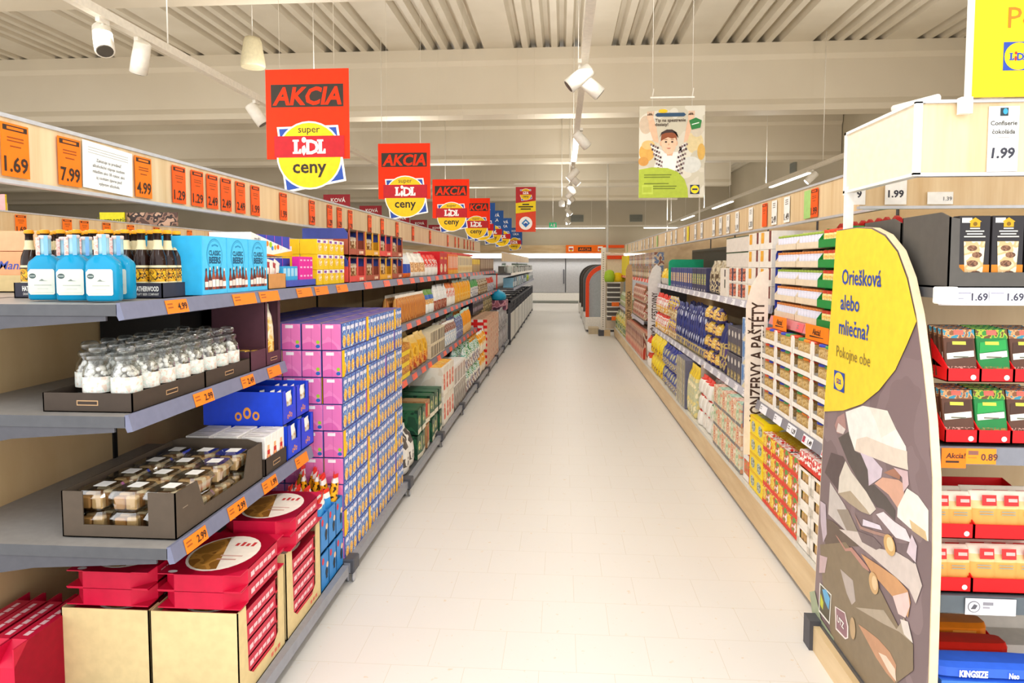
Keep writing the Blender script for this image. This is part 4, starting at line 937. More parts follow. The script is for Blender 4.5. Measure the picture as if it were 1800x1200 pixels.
for k in range(2):
    for i in range(2):
        o = tag(link('blue_carton', bm), ('lower', 'upper')[k] + ' bright blue open carton of wafers, ' + ('beside the white boxes', 'at the far end of the shelf')[i], 'carton'); o.location = (-1.2 - .02 * k, 2.955 + i * .158, ZC + k * .152); o.rotation_euler.z = R(90)
        wm_ = pbag(.05, .13, .03, ((.8, PM('efe9dd d8ccb4 c8a070', 40)), (1, 'efece4'))) if (i, k) == (0, 0) else wm_
        me = wm_.mesh('wafer_pouch') if (i, k) == (0, 0) else me
        for q in range(8):
            o = tag(link('wafer_pouch', me), 'cream wafer pouch standing in a bright blue carton', 'pouch', 'wafer pouches in the blue cartons')
            o.location = (-1.215 - .02 * k - .04 * (q // 2), 2.955 + i * .158 + (-.035, .035)[q % 2], ZC + k * .152 + .006); o.rotation_euler = (R(random.uniform(2, 10)), R(random.uniform(-6, 6)), R(90))

# ------------------------------------------------------------------ floor level: red gift boxes, blue bag cartons
ZB = .112
def redbox():
    """flat red eight-sided gift box with a clear window on top"""
    t = thing('gift_box', 'x', 'gift box'); w, d, h, c = .29, .36, .058, .06
    r = M('c8123a', .35); oc = [(-w / 2 + c, -d / 2), (w / 2 - c, -d / 2), (w / 2, -d / 2 + c), (w / 2, d / 2 - c), (w / 2 - c, d / 2), (-w / 2 + c, d / 2), (-w / 2, d / 2 - c), (-w / 2, -d / 2 + c)]
    b = MB().prism(oc, 0, h, r, 'z').prism([(p * 1.0, q) for p, q in ((-w / 2, -d / 2), (w / 2, -d / 2), (w / 2, d / 2), (-w / 2, d / 2))], -.0, .004, r, 'z').prism([(-w / 2, -d / 2 + .004), (w / 2, -d / 2 + .004), (w / 2, d / 2), (-w / 2, d / 2)], h - .003, h, r, 'z')
    mx = face('R', w / 2, 0, 0)
    [b.rect(-.1 + i * .034, .018 + .004 * (i % 2), -.072 + i * .034, .036, M('f2c8cc'), mx, .0008) for i in range(6)]
    b.obj('box', t)
    p = MB(); mx = face('T', 0, 0, h)
    p.ell(0, .0, .12, .15, M('f1e6da'), mx, .0006, 28); p.poly([(.11 * math.cos(math.radians(a)), .14 * math.sin(math.radians(a))) for a in range(110, 291, 12)], PM('9a6a2a b8823a 8a5a22', 12), mx, .0012)
    p.rect(.0, -.06, .07, -.05, M('c89a90'), mx, .0012).rect(.0, -.03, .08, -.02, M('d8b0a6'), mx, .0012); [p.rect(.01 + i * .02, .06, .022 + i * .02, .085 + .01 * (i % 2), M('c83a3a'), mx, .0012) for i in range(4)]
    p.ell(-.1, -.16, .016, .01, M('f2e6e6'), mx, .0012)
    p.obj('window_label', t); return t
r0 = redbox(); first = True
for x, y, z, l in ((-1.545, 2.34, .437, 'lower red gift box above the beige carton at the outer end'), (-1.545, 2.34, .497, 'upper red gift box with round window, above the outer beige carton'),
                   (-1.22, 2.34, .437, 'lower red gift box on top of the nearest aisle-side beige carton'), (-1.22, 2.34, .497, 'upper red gift box with round window, nearest the aisle under the clamshells'),
                   (-1.21, 2.74, .47, 'lower red gift box above the third beige carton, by the blue bags'), (-1.21, 2.74, .53, 'upper red gift box above the third beige carton, just under the shelf rail')):
    if first: r0.location = (x, y, z); r0['label'] = l; first = False
    else: dup(r0, (x, y, z), 0, l)
for i in range(4):
    o = dup(r0, (-1.70 - i * .062 + .0, 2.2, .112 + .145), 0, ('first upright red gift box of four leaning at the wooden panel', 'second upright red gift box by the wooden panel', 'third upright red gift box by the wooden panel', 'last upright red gift box, touching the beige carton')[i]); o.rotation_euler = (0, R(-90), 0); o.location.y = 2.12
def beige(x0, x1, y0, y1, h, l, win=True):
    t = thing('beige_carton', l, 'carton', ((x0 + x1) / 2, (y0 + y1) / 2, ZB)); w, d = x1 - x0, y1 - y0; b = MB(); c = M('dcc590', .7)
    b.box(-w / 2, -d / 2, 0, w / 2, d / 2, .004, c).box(-w / 2, -d / 2, 0, w / 2, -d / 2 + .004, h, c).box(-w / 2, d / 2 - .004, 0, w / 2, d / 2, h, c).box(-w / 2, -d / 2, 0, -w / 2 + .004, d / 2, h, c)
    pr = [(-d / 2, 0), (d / 2, 0), (d / 2, h), (d / 2 - .05, h), (d / 2 - .06, .08), (d / 2 - .1, .05), (-d / 2 + .11, .05), (-d / 2 + .07, .08), (-d / 2 + .06, h), (-d / 2, h)]
    b.prism(pr, w / 2 - .004, w / 2, c, 'x')
    mx = face('R', w / 2, 0, 0)
    for i in range(3): b.rect(d / 2 - .13 + i * .03, .02, d / 2 - .11 + i * .03, .035, M('e0705a'), mx)
    b.obj('carton', t)
    for k in range(5):
        z = ZB + .006 + k * .058
        if z + .058 < ZB + h + .02:
            o = dup(r0, ((x0 + x1) / 2 + (.004 if x1 > -1.2 else 0), (y0 + y1) / 2, z), 0, 'red gift box spine showing inside the cut-out of a beige carton', 'red gift boxes inside the beige cartons')
beige(-1.705, -1.392, 2.15, 2.53, .318, 'plain beige carton of red gift boxes at the outer end'); beige(-1.388, -1.08, 2.15, 2.53, .318, 'nearest beige carton with cut-out side facing the aisle'); beige(-1.388, -1.08, 2.55, 2.93, .35, 'third beige carton with cut-out side, beside the blue bag cartons')
def bagcarton():
    w, h, d = .103, .175, .28; b = ptray(w, h, d, M('2f86d0', .4), .95); mx = face('F')
    b.ell(-.025, .135, .014, .016, M('d8384a'), mx, .0008).ell(.03, .1, .014, .014, M('f0c8a0'), mx, .0008).ell(.02, .07, .016, .02, M('1a2a3a'), mx, .001).rect(.01, .04, .03, .055, M('1a2a3a'), mx, .001); return b.mesh('blue_bag_carton')
bm = bagcarton()
bags = {c: pbag(.05, .19, .035, ((.55, m_), (.8, m_), (.88, 'f4f0ea'), (1, 'd8301e'))).mesh('snack_bag') for c, m_ in (('b', '3a9ade'), ('y', PM('f6b81a f2a010 3a2a10', 40)))}
for k in range(2):
    for i in range(3):
        if i == 0 and k: pass
        o = tag(link('blue_bag_carton', bm), 'light blue carton of snack bags, ' + ('bottom', 'top')[k] + ' layer, ' + ('beside the beige carton', 'middle', 'beside the pink stack')[i], 'carton'); o.location = (-1.082, 2.992 + i * .105, ZB + k * .18); o.rotation_euler.z = R(90)
        for q in range(10 if k else 0):
            c = 'y' if i == 2 or (i == 1 and q > 5) else 'b'
            o = tag(link('snack_bag', bags[c]), {'y': 'yellow snack bag with red top in the light blue cartons', 'b': 'blue snack bag with red top in the light blue cartons'}[c], 'bag', {'y': 'yellow bags with red tops', 'b': 'blue bags with red tops'}[c])
            o.location = (-1.1 - .042 * (q // 2), 2.992 + i * .105 + (-.024, .024)[q % 2], ZB + k * .18 + .05 + (.05 if i == 2 else 0) + .02 * (q // 4)); o.rotation_euler = (R(random.uniform(-4, 10)), R(random.uniform(-10, 10)), R(90 + random.uniform(-15, 15)))

# ------------------------------------------------------------------ the pink snack stack (y 3.25 - 4.55)
def pinkcase(v):
    w, h, d = .208, .131, .098; b = MB(); pk = PM('e87ab8 ee86c0 e06ab0', 8); bl = M('44509e', .45)
    b.cbox(-w / 2, 0, 0, w / 2, d, h, .0015, bl)
    mx = face('L', -w / 2, d, 0)
    b.rect(.002, .002, d - .002, h - .002, pk, mx, .0005).rect(d * .2, h * .82, d * .6, h * .94, M('f6eef2'), mx, .0008).rect(d * .48, .002, d * .5, h - .002, M('c85a9a'), mx, .0007)
    if v: b.ell(d * .82, h * .3, .009, .009, M('a8cc3a'), mx, .0008).ell(d * .82, h * .14, .011, .009, M('2a6ab8'), mx, .0008)
    mx = face('F', -w / 2, 0, 0)
    if v == 1: b.rect(.0, 0, w * .2, h, M('f4c000'), mx, .0012)
    for i in range(3):
        u = w * (.06 + .315 * i)
        b.rect(u, .003, u + w * .29, h - .003, PM('4a70c8 7aa8e0 3a4aa0 c8dcf2', 26), mx, .0007).ell(u + w * .15, h * .3, w * .12, h * .24, PM('f0b020 f6d060 e08a1a f8e8b0', 40), mx, .0009).rect(u + w * .03, h * .72, u + w * .26, h * .86, M('e8e4f2'), mx, .0009)
    mx = face('T', -w / 2, 0, h); b.rect(.002, .002, w - .002, d - .002, PM('5a5aa8 7a6ab0 4a4a9a', 12), mx, .0005).rect(w * .04, d * .05, w * .96, d * .1, M('e0b83a'), mx, .0008)
    return b.mesh('snack_case')
pmz = [pinkcase(0), pinkcase(1), pinkcase(2)]
for k in range(9):
    for i in range(6):
        for j in range(6):
            if not (j == 0 or (i == 0 and j < 5) or k == 8): continue
            o = tag(link('snack_case', pmz[(i * 2 + k * (k + 1) // 2 + j) % 3]), 'pink-sided snack case with blue picture front in the tall stack', 'snack case', 'pink-sided cases in the tall stack')
            o.location = (-1.075 - j * .1005 - random.uniform(0, .004), 3.36 + i * .21 + random.uniform(-.002, .002), ZB + k * .1335); o.rotation_euler.z = R(90) + random.uniform(-.012, .012)

# ------------------------------------------------------------------ bottle side beyond the pink stack
ZM = 1.105; ZL = .705
seg(1, -1.33, ZM, 4.66, 5.45, pbox(.1, .13, .2, 'e6a884', (('F', 'r', .1, .3, .9, .6, 'b0603a'), ('F', 'r', .2, .7, .8, .9, 'f2e0d0'))), .1, 'biscuit_box', 'box', 'peach biscuit box behind the top of the pink snack stack')
seg(1, -1.33, ZM, 5.5, 6.62, pbag(.055, .24, .07, ((.9, PM('c8823a a85a22 e8b060 8a4418', 20, (1, 1, .12))), (1, 'e6ddd0'))), .05, 'pretzel_pack', 'pack', 'tall clear pack of brown pretzel sticks on the middle shelf', deep=2, d=.08)
seg(1, -1.33, ZM, 6.66, 7.1, pbag(.2, .25, .1, ((.3, 'eef0ea'), (.55, PM('d8a05a e8c890 b07a3a', 26)), (.8, '3a6ab8'), (1, '6a9a3a'))), .2, 'snack_bag', 'bag', 'white and blue snack bag beside the pretzel sticks')
seg(1, -1.33, ZM, 7.12, 7.9, pbag(.12, .28, .08, ((.4, PM('9a4a3a c88a70 7a3428', 26)), (1, PM('f0eee8 d8dade f6f4f0', 26)))), .12, 'snack_pouch', 'pouch', 'white pouch with brown lower half on the middle shelf')
seg(1, -1.33, ZM, 7.92, 8.5, pbag(.13, .28, .08, ((.35, 'f4efe6'), (.7, PM('f0ebe4 d8402a f2ece6 e06a4a', 26)), (1, 'e8782a'))), .13, 'snack_pouch', 'pouch', 'white and red pouch beside the orange pouches')
seg(1, -1.33, ZM, 8.52, 9.9, pbag(.14, .3, .08, ((.4, PM('f0c060 e8a020', 26)), (.9, PM('f0a410 f2b832 e89208', 22)), (1, 'bcd8d0'))), .14, 'snack_pouch', 'pouch', 'large orange-yellow pouch on the middle shelf')
seg(1, -1.33, ZM, 9.95, 10.9, pbag(.1, .27, .08, ((.6, PM('e8e6dc 7a7a98 f2f0e8', 26)), (1, '4a9a4e'))), .1, 'snack_pouch', 'pouch', 'white and violet pouch with green top on the middle shelf')
seg(1, -1.33, ZM, 10.95, 12.2, pbag(.09, .26, .08, ((1, PM('7a5a3a a88a60 d8cbb0 5a4030', 18)),)), .09, 'snack_pouch', 'pouch', 'brown and cream pouch far along the middle shelf')
seg(1, -1.33, ZM, 12.25, 13.4, pbag(.1, .26, .08, ((.6, PM('c8c6c8 8a86a0 e4e2e0', 18)), (1, 'd8402a'))), .1, 'snack_pouch', 'pouch', 'grey and red pouch at the far end of the middle shelf')
ycase = pbox(.17, .088, .2, PM('d8902a a85c14 e8b440', 20), (('F', 'r', 0, 0, 1, .4, 'f2d22a'), ('F', 'r', 0, .4, 1, .46, 'b8741a')))
seg(1, -1.23, ZL, 4.8, 5.42, ycase, .17, 'biscuit_case', 'case', 'yellow-lipped case of orange biscuits stacked on the third shelf', stack=3, h=.09)
seg(1, -1.23, ZL, 5.45, 6.3, pbag(.2, .3, .14, ((.3, PM('b84a22 e8b04a d87a2a', 18)), (.75, PM('d8a028 e8b83a c08818', 12)), (1, 'd9b568'))), .2, 'golden_bag', 'bag', 'large golden snack bag on the third shelf', deep=2, d=.15)
seg(1, -1.23, ZL, 6.33, 7.1, pbox(.04, .13, .12, 'e0d4b8', (('F', 'r', .2, .1, .8, .9, '5a4c40'),)), .04, 'slim_pack', 'pack', 'slim cream and dark pack in two layers on the third shelf', stack=2, h=.132)
seg(1, -1.23, ZL, 7.13, 8.0, pbag(.11, .27, .08, ((.5, PM('e8e6e2 a8c0d8 f2f0ec', 22)), (.85, PM('8a4a3a c8b0a4 6a342a', 22)), (1, 'e6e2dc'))), .11, 'snack_bag', 'bag', 'white and brown snack bag on the third shelf', deep=2, d=.09)
seg(1, -1.23, ZL, 8.02, 8.5, pbag(.08, .3, .08, ((.85, PM('7a88b8 5a5a80 b8c4dc', 22)), (1, '8ac0b0'))), .08, 'snack_bag', 'bag', 'slate blue snack bag next to large orange bags on the third shelf', deep=2, d=.09)
seg(1, -1.23, ZL, 8.52, 9.3, pbag(.16, .32, .1, ((.4, PM('e8b060 f0c88a', 20)), (.85, 'f09a1a'), (1, 'a8d0c4'))), .16, 'snack_bag', 'bag', 'large orange snack bag at the end of the third shelf', deep=2, d=.11)
seg(1, -1.3, .86, 9.9, 11.2, pbox(.17, .12, .2, '2c2230', (('F', 'e', .25, .25, .75, .85, 'b8a8bc'),)), .17, 'dark_box', 'box', 'very dark box with pale round mark above the red striped stack', stack=2, h=.123)
seg(1, -1.3, .75, 11.3, 13.4, pbag(.1, .33, .1, ((1, PM('8a7a50 c8b88a 4a3e34 a89a74', 14)),)), .1, 'tea_pouch', 'pouch', 'olive and cream pouch above the silver stacks', deep=1)
# base level
seg(1, -1.08, ZB, 4.62, 5.02, pbag(.19, .31, .19, ((.15, 'e6e2da'), (.4, PM('5a5450 e6e2da', 9)), (.62, 'e9e5de'), (.85, PM('5a5450 e6e2da', 9)), (1, 'efece6'))), .19, 'white_bag', 'bag', 'white bag with dark grey panels beside the pink stack', deep=2, d=.2, stack=1)
gsh = [pbox(.15, .19, .3, PM('1f4a34 2a6040 16382a', 10), (('F', 'r', 0, 0, 1, .2, 'e6e0cc'), ('F', 'e', .15, .35, .6, .75, PM('e0d4a0 8aa860 c8b878', 30)), ('F', 'r', .7, .3, .8, .9, 'd8cfb0'), ('T', 'r', .05, .05, .95, .95, '3a6a50'))),
       pbox(.15, .19, .3, PM('a87a50 b98a5c', 10), (('F', 'r', 0, 0, 1, .2, 'e6e0cc'), ('F', 'r', .1, .3, .5, .9, 'c83a1e'), ('F', 'r', .6, .3, .9, .8, 'd8c890'), ('T', 'r', .05, .05, .95, .95, 'b09068')))]
seg(1, -1.08, ZB, 5.05, 5.36, gsh[0], .15, 'coffee_bag', 'bag', 'dark green brick pack, nearer pile, beside the brown pile', stack=2, h=.193, deep=3, d=.3)
seg(1, -1.08, ZB, 5.38, 5.56, gsh[1], .16, 'coffee_bag', 'bag', 'brown and red brick pack between the dark green piles', stack=2, h=.196, deep=3, d=.3)
seg(1, -1.08, ZB, 5.58, 6.1, gsh[0], .15, 'coffee_bag', 'bag', 'dark green brick pack, farther and taller pile', stack=2, h=.2, deep=3, d=.3)
o = seg(1, -1.08, ZB, 6.14, 6.75, pbox(.3, .27, .4, PM('efe9dc e6dccb', 9), (('F', 'r', .08, .2, .35, .75, PM('d83a1e e8603a f0b8a0', 22)), ('F', 'r', .6, .2, .88, .75, PM('d83a1e e8603a f0b8a0', 22)), ('T', 'r', .02, .05, .98, .95, PM('f2b01e f6d060 e89a10', 10)))), .3, 'snack_carton', 'carton', 'cream and red snack carton with yellow bags showing on top', stack=2, h=.273)
seg(1, -1.08, ZB, 6.8, 7.6, pbox(.13, .24, .3, PM('a8a29c 6a5c50 d8d2c8 8a7668', 12, (1, 1, .25)), ()), .13, 'grey_pack', 'pack', 'grey and brown striped pack under the white cartons', stack=1)
seg(1, -1.085, ZB + .243, 6.8, 7.62, pbox(.2, .2, .4, 'f0ece6', (('F', 'r', .1, .1, .85, .6, 'b8aca2'), ('F', 'r', .1, .6, .85, .9, 'c8b0a4'), ('T', 'r', .02, .05, .98, .95, 'fbf9f6'))), .2, 'white_carton', 'carton', 'white open carton with grey packs before the green-topped bags')
gb = [pbag(.16, .27, .1, ((.35, PM('e6e2d8 8a4a44 f2efe8', 18)), (.6, PM('f0eee8 dfe8d8 7a4440', 18)), (1, PM('2a8a4a e8f0e0 1f7a3c', 18)))), pbag(.16, .27, .1, ((.6, PM('e8e6e0 6a5a78 c8c4cc', 18)), (1, PM('e2eae6 7ac0b0 f2f2ee', 18))))]
seg(1, -1.08, ZB, 7.66, 9.0, [q for q in gb], .16, 'snack_bag', 'bag', 'white bag with green or violet print stacked low on the base', stack=2, h=.255, deep=2, d=.12)
seg(1, -1.08, ZB, 9.02, 9.75, pbag(.13, .3, .1, ((.3, 'f2e6d0'), (.85, PM('f09a1e f6b83a f4e2c0', 16)), (1, 'e6ece8'))), .13, 'snack_bag', 'bag', 'orange and yellow bag next to the red chequered stack', stack=2, h=.28, deep=2, d=.12)
chk = pbox(.3, .085, .4, PM('d8a888 e0b89c b08868', 8, (1, 1, .5)), (('L', 'r', 0, 0, 1, 1, 'e21e1c'), ('L', 'r', 0, .55, .15, 1, 'f4f0ea'), ('L', 'r', .3, .55, .5, 1, 'f4f0ea'), ('L', 'r', .65, .55, .85, 1, 'f4f0ea'), ('L', 'r', .15, .15, .35, .4, 'f2d0c8'), ('L', 'r', .88, .0, 1, .5, 'e8c8b0')))
seg(1, -1.08, ZB, 9.8, 11.6, chk, .3, 'chequered_case', 'case', 'case with red and white chequered end in the tall stack', stack=8, h=.0865)
seg(1, -1.06, ZB, 11.65, 13.3, pbag(.14, .36, .1, ((1, PM('a8a6ac 5a5860 d8d6da e8e6e4', 12, (1, 1, .3))),)), .14, 'silver_pouch', 'pouch', 'silver and dark pouch on the low base before the wire bins', stack=2, h=.345)
# glassware and wire bins further on
shelf(1, -1.02, -1.6, 13.75, 23.5, 1.42, 'shelf board of glassware beyond the snack shelves', bracket=False, rail=WHITE); shelf(1, -.98, -1.6, 13.75, 23.5, 1.12, 'grey shelf board above the wire bins', bracket=False)
gm2 = [pjar(.06, .16, M('c8d0cc', .1), M('e8eae6', .2)).mesh('glassware'), pjar(.045, .2, M('a8b4ac', .1), M('6a7a70', .3)).mesh('glassware'), pbox(.16, .12, .12, 'd8d4d0', (('F', 'r', .1, .2, .6, .8, '4a4a44'),)).mesh('glassware'), pbox(.2, .14, .12, '5a5a54', (('F', 'r', .3, .2, .9, .8, 'd8d8d2'),)).mesh('glassware'), pjar(.07, .1, M('e2e6e4', .1), M('f2f4f2', .2)).mesh('glassware')]
fill(1, -1.03, 1.425, 13.8, 23.4, None, .2, 'glassware', 'glassware', 'pale glass or boxed kitchenware on the far glassware shelf', 'glassware on the far shelf', meshes=gm2, deep=2, d=.14)
hm = [pbox(.3, .2, .2, c, (('F', 'r', .1, .1, .9, .6, q),)).mesh('household_item') for c, q in (('7ab0cc', 'e2e6ea'), ('3a4a6a', 'b8c4d4'), ('2a7a80', 'd0dcdc'), ('d8dade', '5a6a7a'))]
fill(1, -1.0, 1.125, 13.9, 19.4, None, .3, 'household_item', 'box', 'blue or grey household box on the shelf above the wire bins', 'household boxes above the wire bins', meshes=hm)
tag(MB().loft([(0, .2, .12, .12), (.1, .26, .16, .12), (.17, .24, .14, .12), (.19, .1, .06, .12)], 14, M('c8dc1e', .4), e=2.6).obj('lime_cushion', None, (-1.02, 20.2, 1.125), R(90)), 'bright lime green soft item on the shelf above the wire bins', 'cushion')
fill(1, -1.0, 1.125, 20.6, 23.4, None, .35, 'household_item', 'box', 'white and grey item at the far end of the shelf above the bins', 'far white items', meshes=[hm[3]])
def bin_(y0, y1, label, group=None):
    t = thing('wire_bin', label, 'bin', (0, 0, 0), 0, group); x0, x1, h = -1.62, -1.02, .88
    f = MB()
    for y in (y0, y1 - .05): f.box(x1 - .05, y, .0, x1, y + .05, h, STEELD)
    f.box(x1 - .03, y0, h - .04, x1, y1, h, STEELD).box(x0, y0, h - .04, x1, y0 + .03, h, STEELD).box(x1 - .03, y0, .05, x1, y1, .09, STEELD); f.obj('frame', t)
    p = MB().box(x1 - .012, y0 + .05, .09, x1 + .001, y1 - .05, .62, M('e6e4de', .4)); p.box(x0, y0 + .02, .09, x1 - .05, y0 + .025, .62, M('e6e4de', .4)); p.obj('panel', t)
    g = MB(); y = y0 + .12
    while y < y1 - .06: g.box(x1 - .012, y, .6, x1 - .006, y + .008, h - .03, STEELD).box(x1 + .001, y, .09, x1 + .002, y + .006, .6, M('b8b6b0', .4)); y += .11
    for z in (.68, .75, .81): g.box(x1 - .014, y0 + .04, z, x1 - .008, y1 - .04, z + .006, STEELD)
    g.obj('wire_grid', t)
    c = MB(); rr = random.Random(int(y0 * 10))
    c.box(x0, y0 + .03, .3, x1 - .05, y1 - .05, .66, M('3a3a3e'))
    c.obj('filling', t)
for i in range(8): bin_(13.5 + i * 1.28, 13.5 + (i + 1) * 1.28 - .02, 'nearest grey wire bin with white panels beyond the snack shelves' if i == 0 else 'grey wire bin with white panels further along the row', None if i == 0 else 'far wire bins')
bi = [pbag(.3, .2, .12, ((1, PM(c, 8)),)).mesh('loose_item') for c in ('3a3e48 8a8a8c', 'd8d6d2 6a6a70', '4a5a6a 2a2c30')]
fill(1, -1.12, .67, 14.0, 23.4, None, .34, 'loose_item', 'garment', 'dark or grey folded item heaped in a wire bin', 'items in the wire bins', meshes=bi, deep=1)
tag(MB().loft([(0, .2, .14, .15), (.07, .22, .15, .15), (.13, .2, .12, .15), (.17, .17, .03, .15), (.19, .19, .012, .15)], 14, M('1fa0cc', .45), e=2.4).obj('blue_bag', None, (-1.06, 12.95, .93), R(90)), 'shiny turquoise bag lying above the silver pouches before the bins', 'bag')
tag(pbox(.5, .18, .3, PM('b86a7a e0a8b4 8a4a6a 5a3a4a', 8)).obj('pink_box', None, (-1.05, 13.0, .745), R(90)), 'pink and purple patterned box under the turquoise bag', 'box')
tag(MB().box(-.02, 0, 0, .02, .02, .3, M('e8402a')).obj('red_marker', None, (-1.29, 13.55, 1.12), R(90)), 'small vertical red marker strip between snack shelf and glassware', 'sign')

# peach display boxes behind the gin, on the far half of the top shelf
shelf(-1, -2.75, -2.03, 1.95, 8, 1.48, 'top shelf board of the far side behind the bottles', bracket=False)
for k, (z, h, c, l) in enumerate(((0, .07, 'd8c08a', 'beige carton base behind the gin at the frame edge'), (.07, .1, 'f6a878', 'lower peach wafer carton with blue script behind the gin'), (.172, .085, 'f4b084', 'upper plain peach wafer carton behind the gin'))):
    b = pbox(.6, h, .5, c)
    if k == 1: b.text('Manner', .1, .025, .05, M('4a5ab0'), face('F', -.12, 0, 0), .001, bold=.01, shear=.3, xs=1.1)
    tag(b.obj('wafer_carton', None, (-2.38, 2.75, ZT + z)), l, 'carton')
fill(-1, -2.74, ZT, 3.4, 7.9, pbox(.25, .12, .3, 'd8c8a8'), .25, 'closed_carton', 'carton', 'plain tan carton on the far half of the top shelf', 'tan cartons on the far half')
fill(1, -4.7, 1.5, 5, 16, pbox(.3, .22, .3, PM('e8dcc8 f4efe6 d8c8a8', 5)), .3, 'pale_carton', 'carton', 'pale carton on the next aisle shelf glimpsed behind bottles', 'pale cartons in the next aisle')
shelf(1, -4.65, -5.4, 4.6, 26, 1.49, 'shelf board of the next aisle seen behind the bottles', bracket=False)
tag(MB().box(-5.44, 4.6, 0, -5.4, 26, 1.86, OAKD).obj('oak_screen'), 'oak back panel of the next aisle shelves', 'panel')

# ------------------------------------------------------------------ jar bay (y 3.0 - 4.25, front faces -x)
s = -1
ZJ2 = 1.29
def tier(w, d, h, c, lip):
    b = MB(); c = mm(c)
    b.box(-w / 2, 0, 0, w / 2, d, .003, c).box(-w / 2, 0, 0, w / 2, .003, lip, c).box(-w / 2, d - .003, 0, w / 2, d, h, c)
    for x in (-w / 2, w / 2 - .003): b.prism([(0, 0), (d, 0), (d, h), (.04, h), (0, lip)], x, x + .003, c, 'x')
    return b
wt = tier(.36, .3, .094, 'e4d3b8', .034).mesh('carton_tray'); gt = tier(.27, .3, .094, '178a3c', .04).mesh('carton_tray')
wj = pjar(.0195, .082, M('d4d2e0', .3), M('dc8a4a', .35), .16, M('e4e2ee'), .9, 10).mesh('spread_jar'); wj2 = pjar(.0195, .082, M('d4d2e0', .3), M('9ab04a', .35), .16, M('e4e2ee'), .9, 10).mesh('spread_jar')
tj = pjar(.028, .084, M('f0d48a', .3), M('d84a2a', .35), .2, PM('f6e0a0 f0c868 e89a5a', 40), .95, 12).mesh('sauce_jar')
lv = ('lowest', 'second', 'middle', 'fourth', 'top')
for k in range(5):
    for i in range(2):
        y = 4.06 - i * .365
        o = tag(link('carton_tray', wt), 'cream tray of white jars, %s tier, %s' % (lv[k], ('beside the blue divider', 'beside the green trays')[i]), 'tray'); o.location = (1.285, y, ZJ2 + k * .098); o.rotation_euler.z = R(-90)
        for q in range(8):
            for r_ in range(2):
                o = tag(link('spread_jar', wj2 if k in (2, 4) else wj), 'white spread jar with orange or green lid in the cream trays', 'jar', 'white jars in the cream trays'); o.location = (1.293 + r_ * .045, y + .157 - q * .0448, ZJ2 + .003 + k * .098); o.rotation_euler.z = R(-90)
    o = tag(link('carton_tray', gt), 'green tray of yellow sauce jars, %s tier' % lv[k], 'tray'); o.location = (1.265, 3.36, ZJ2 + k * .098); o.rotation_euler.z = R(-90)
    for q in range(4):
        for r_ in range(2):
            o = tag(link('sauce_jar', tj), 'yellow sauce jar with red lid in the green trays', 'jar', 'yellow jars in the green trays'); o.location = (1.275 + r_ * .06, 3.36 + .09 - q * .06, ZJ2 + .003 + k * .098); o.rotation_euler.z = R(-90)
# blue curved side panel and the bags with red bows
tag(MB().prism([(1.29, 1.3), (1.75, 1.3), (1.75, 1.79), (1.4, 1.78), (1.32, 1.74), (1.29, 1.66)], 4.246, 4.252, M('2c3a94', .45), 'y').obj('rounded_divider'), 'dark blue rounded side panel beside the cream jar trays', 'panel')
bow = MB().loft([(-.09, .02, .015, 0), (-.05, .035, .025, 0), (0, .008, .008, 0), (.05, .035, .025, 0), (.09, .02, .015, 0)], 8, M('c81e22', .4), mx=Matrix.Translation((0, .05, .26)) @ Matrix.Rotation(R(90), 4, 'Y'))
sb_ = pbag(.16, .25, .1, ((.8, PM('c8b89a e2d6c0 a8906a', 20)), (1, 'd8c8b0')))
bme = sb_.mesh('gift_bag'); bwm = bow.mesh('bow')
for i in range(4):
    t = tag(link('gift_bag', bme), 'gift bag with red bow standing behind the cream jar trays', 'bag', 'gift bags with red bows'); t.location = (1.6, 4.15 - i * .19, ZJ2 + .26); t.rotation_euler.z = R(-90)
    link('bow', bwm, t)
tag(MB().box(1.56, 3.0, ZJ2, 1.98, 4.24, ZJ2 + .258, M('b8a98c', .6)).obj('closed_carton'), 'plain carton block behind the cream jar trays carrying the gift bags', 'carton')
# white cell cartons of jars, five tiers of four
def cell():
    w, d, h = .278, .24, .091; b = MB(); c = M('efe9df', .6)
    b.box(-w / 2, 0, 0, w / 2, d, .003, c).box(-w / 2, 0, 0, w / 2, .003, .026, c).box(-w / 2, d - .003, 0, w / 2, d, h, c)
    for x in (-w / 2, w / 2): b.prism([(x - .022 if x > 0 else x, 0), (x if x > 0 else x + .022, 0), (x if x > 0 else x + .022, .075), (x if x > 0 else x + .012, h), (x - .012 if x > 0 else x, h), (x - .022 if x > 0 else x, .075)], -.001, .003, c)
    for x in (-w / 2, w / 2 - .003): b.prism([(0, 0), (d, 0), (d, h * .35), (0, h * .35)], x, x + .003, c, 'x')
    return b.mesh('cell_carton')
cem = cell()
pj = [pjar(.037, .084, M('b08848', .25), M(c, .35), .16, PM('c8a468 d8bc84 b08c50', 60), .95, 12).mesh('pate_jar') for c in ('e85a3a', '3a4ab8', '4a9a5a', 'e8862a')]
for k in range(5):
    for i in range(4):
        y = 4.08 - i * .283
        o = tag(link('cell_carton', cem), 'white cell carton of brown jars, %s tier, %s from the KONZERVY divider' % (lv[k], ('first', 'second', 'third', 'fourth')[i]), 'carton'); o.location = (1.205, y, .767 + k * .0925); o.rotation_euler.z = R(-90)
        for q in range(3):
            o = tag(link('pate_jar', pj[(q + i + (2 if i == 3 else 0)) % 4 if q < 2 else 0]), 'brown preserve jar in the white cell cartons', 'jar', 'brown jars in the cell cartons'); o.location = (1.214, y + .078 - q * .078, .77 + k * .0925); o.rotation_euler.z = R(-90)
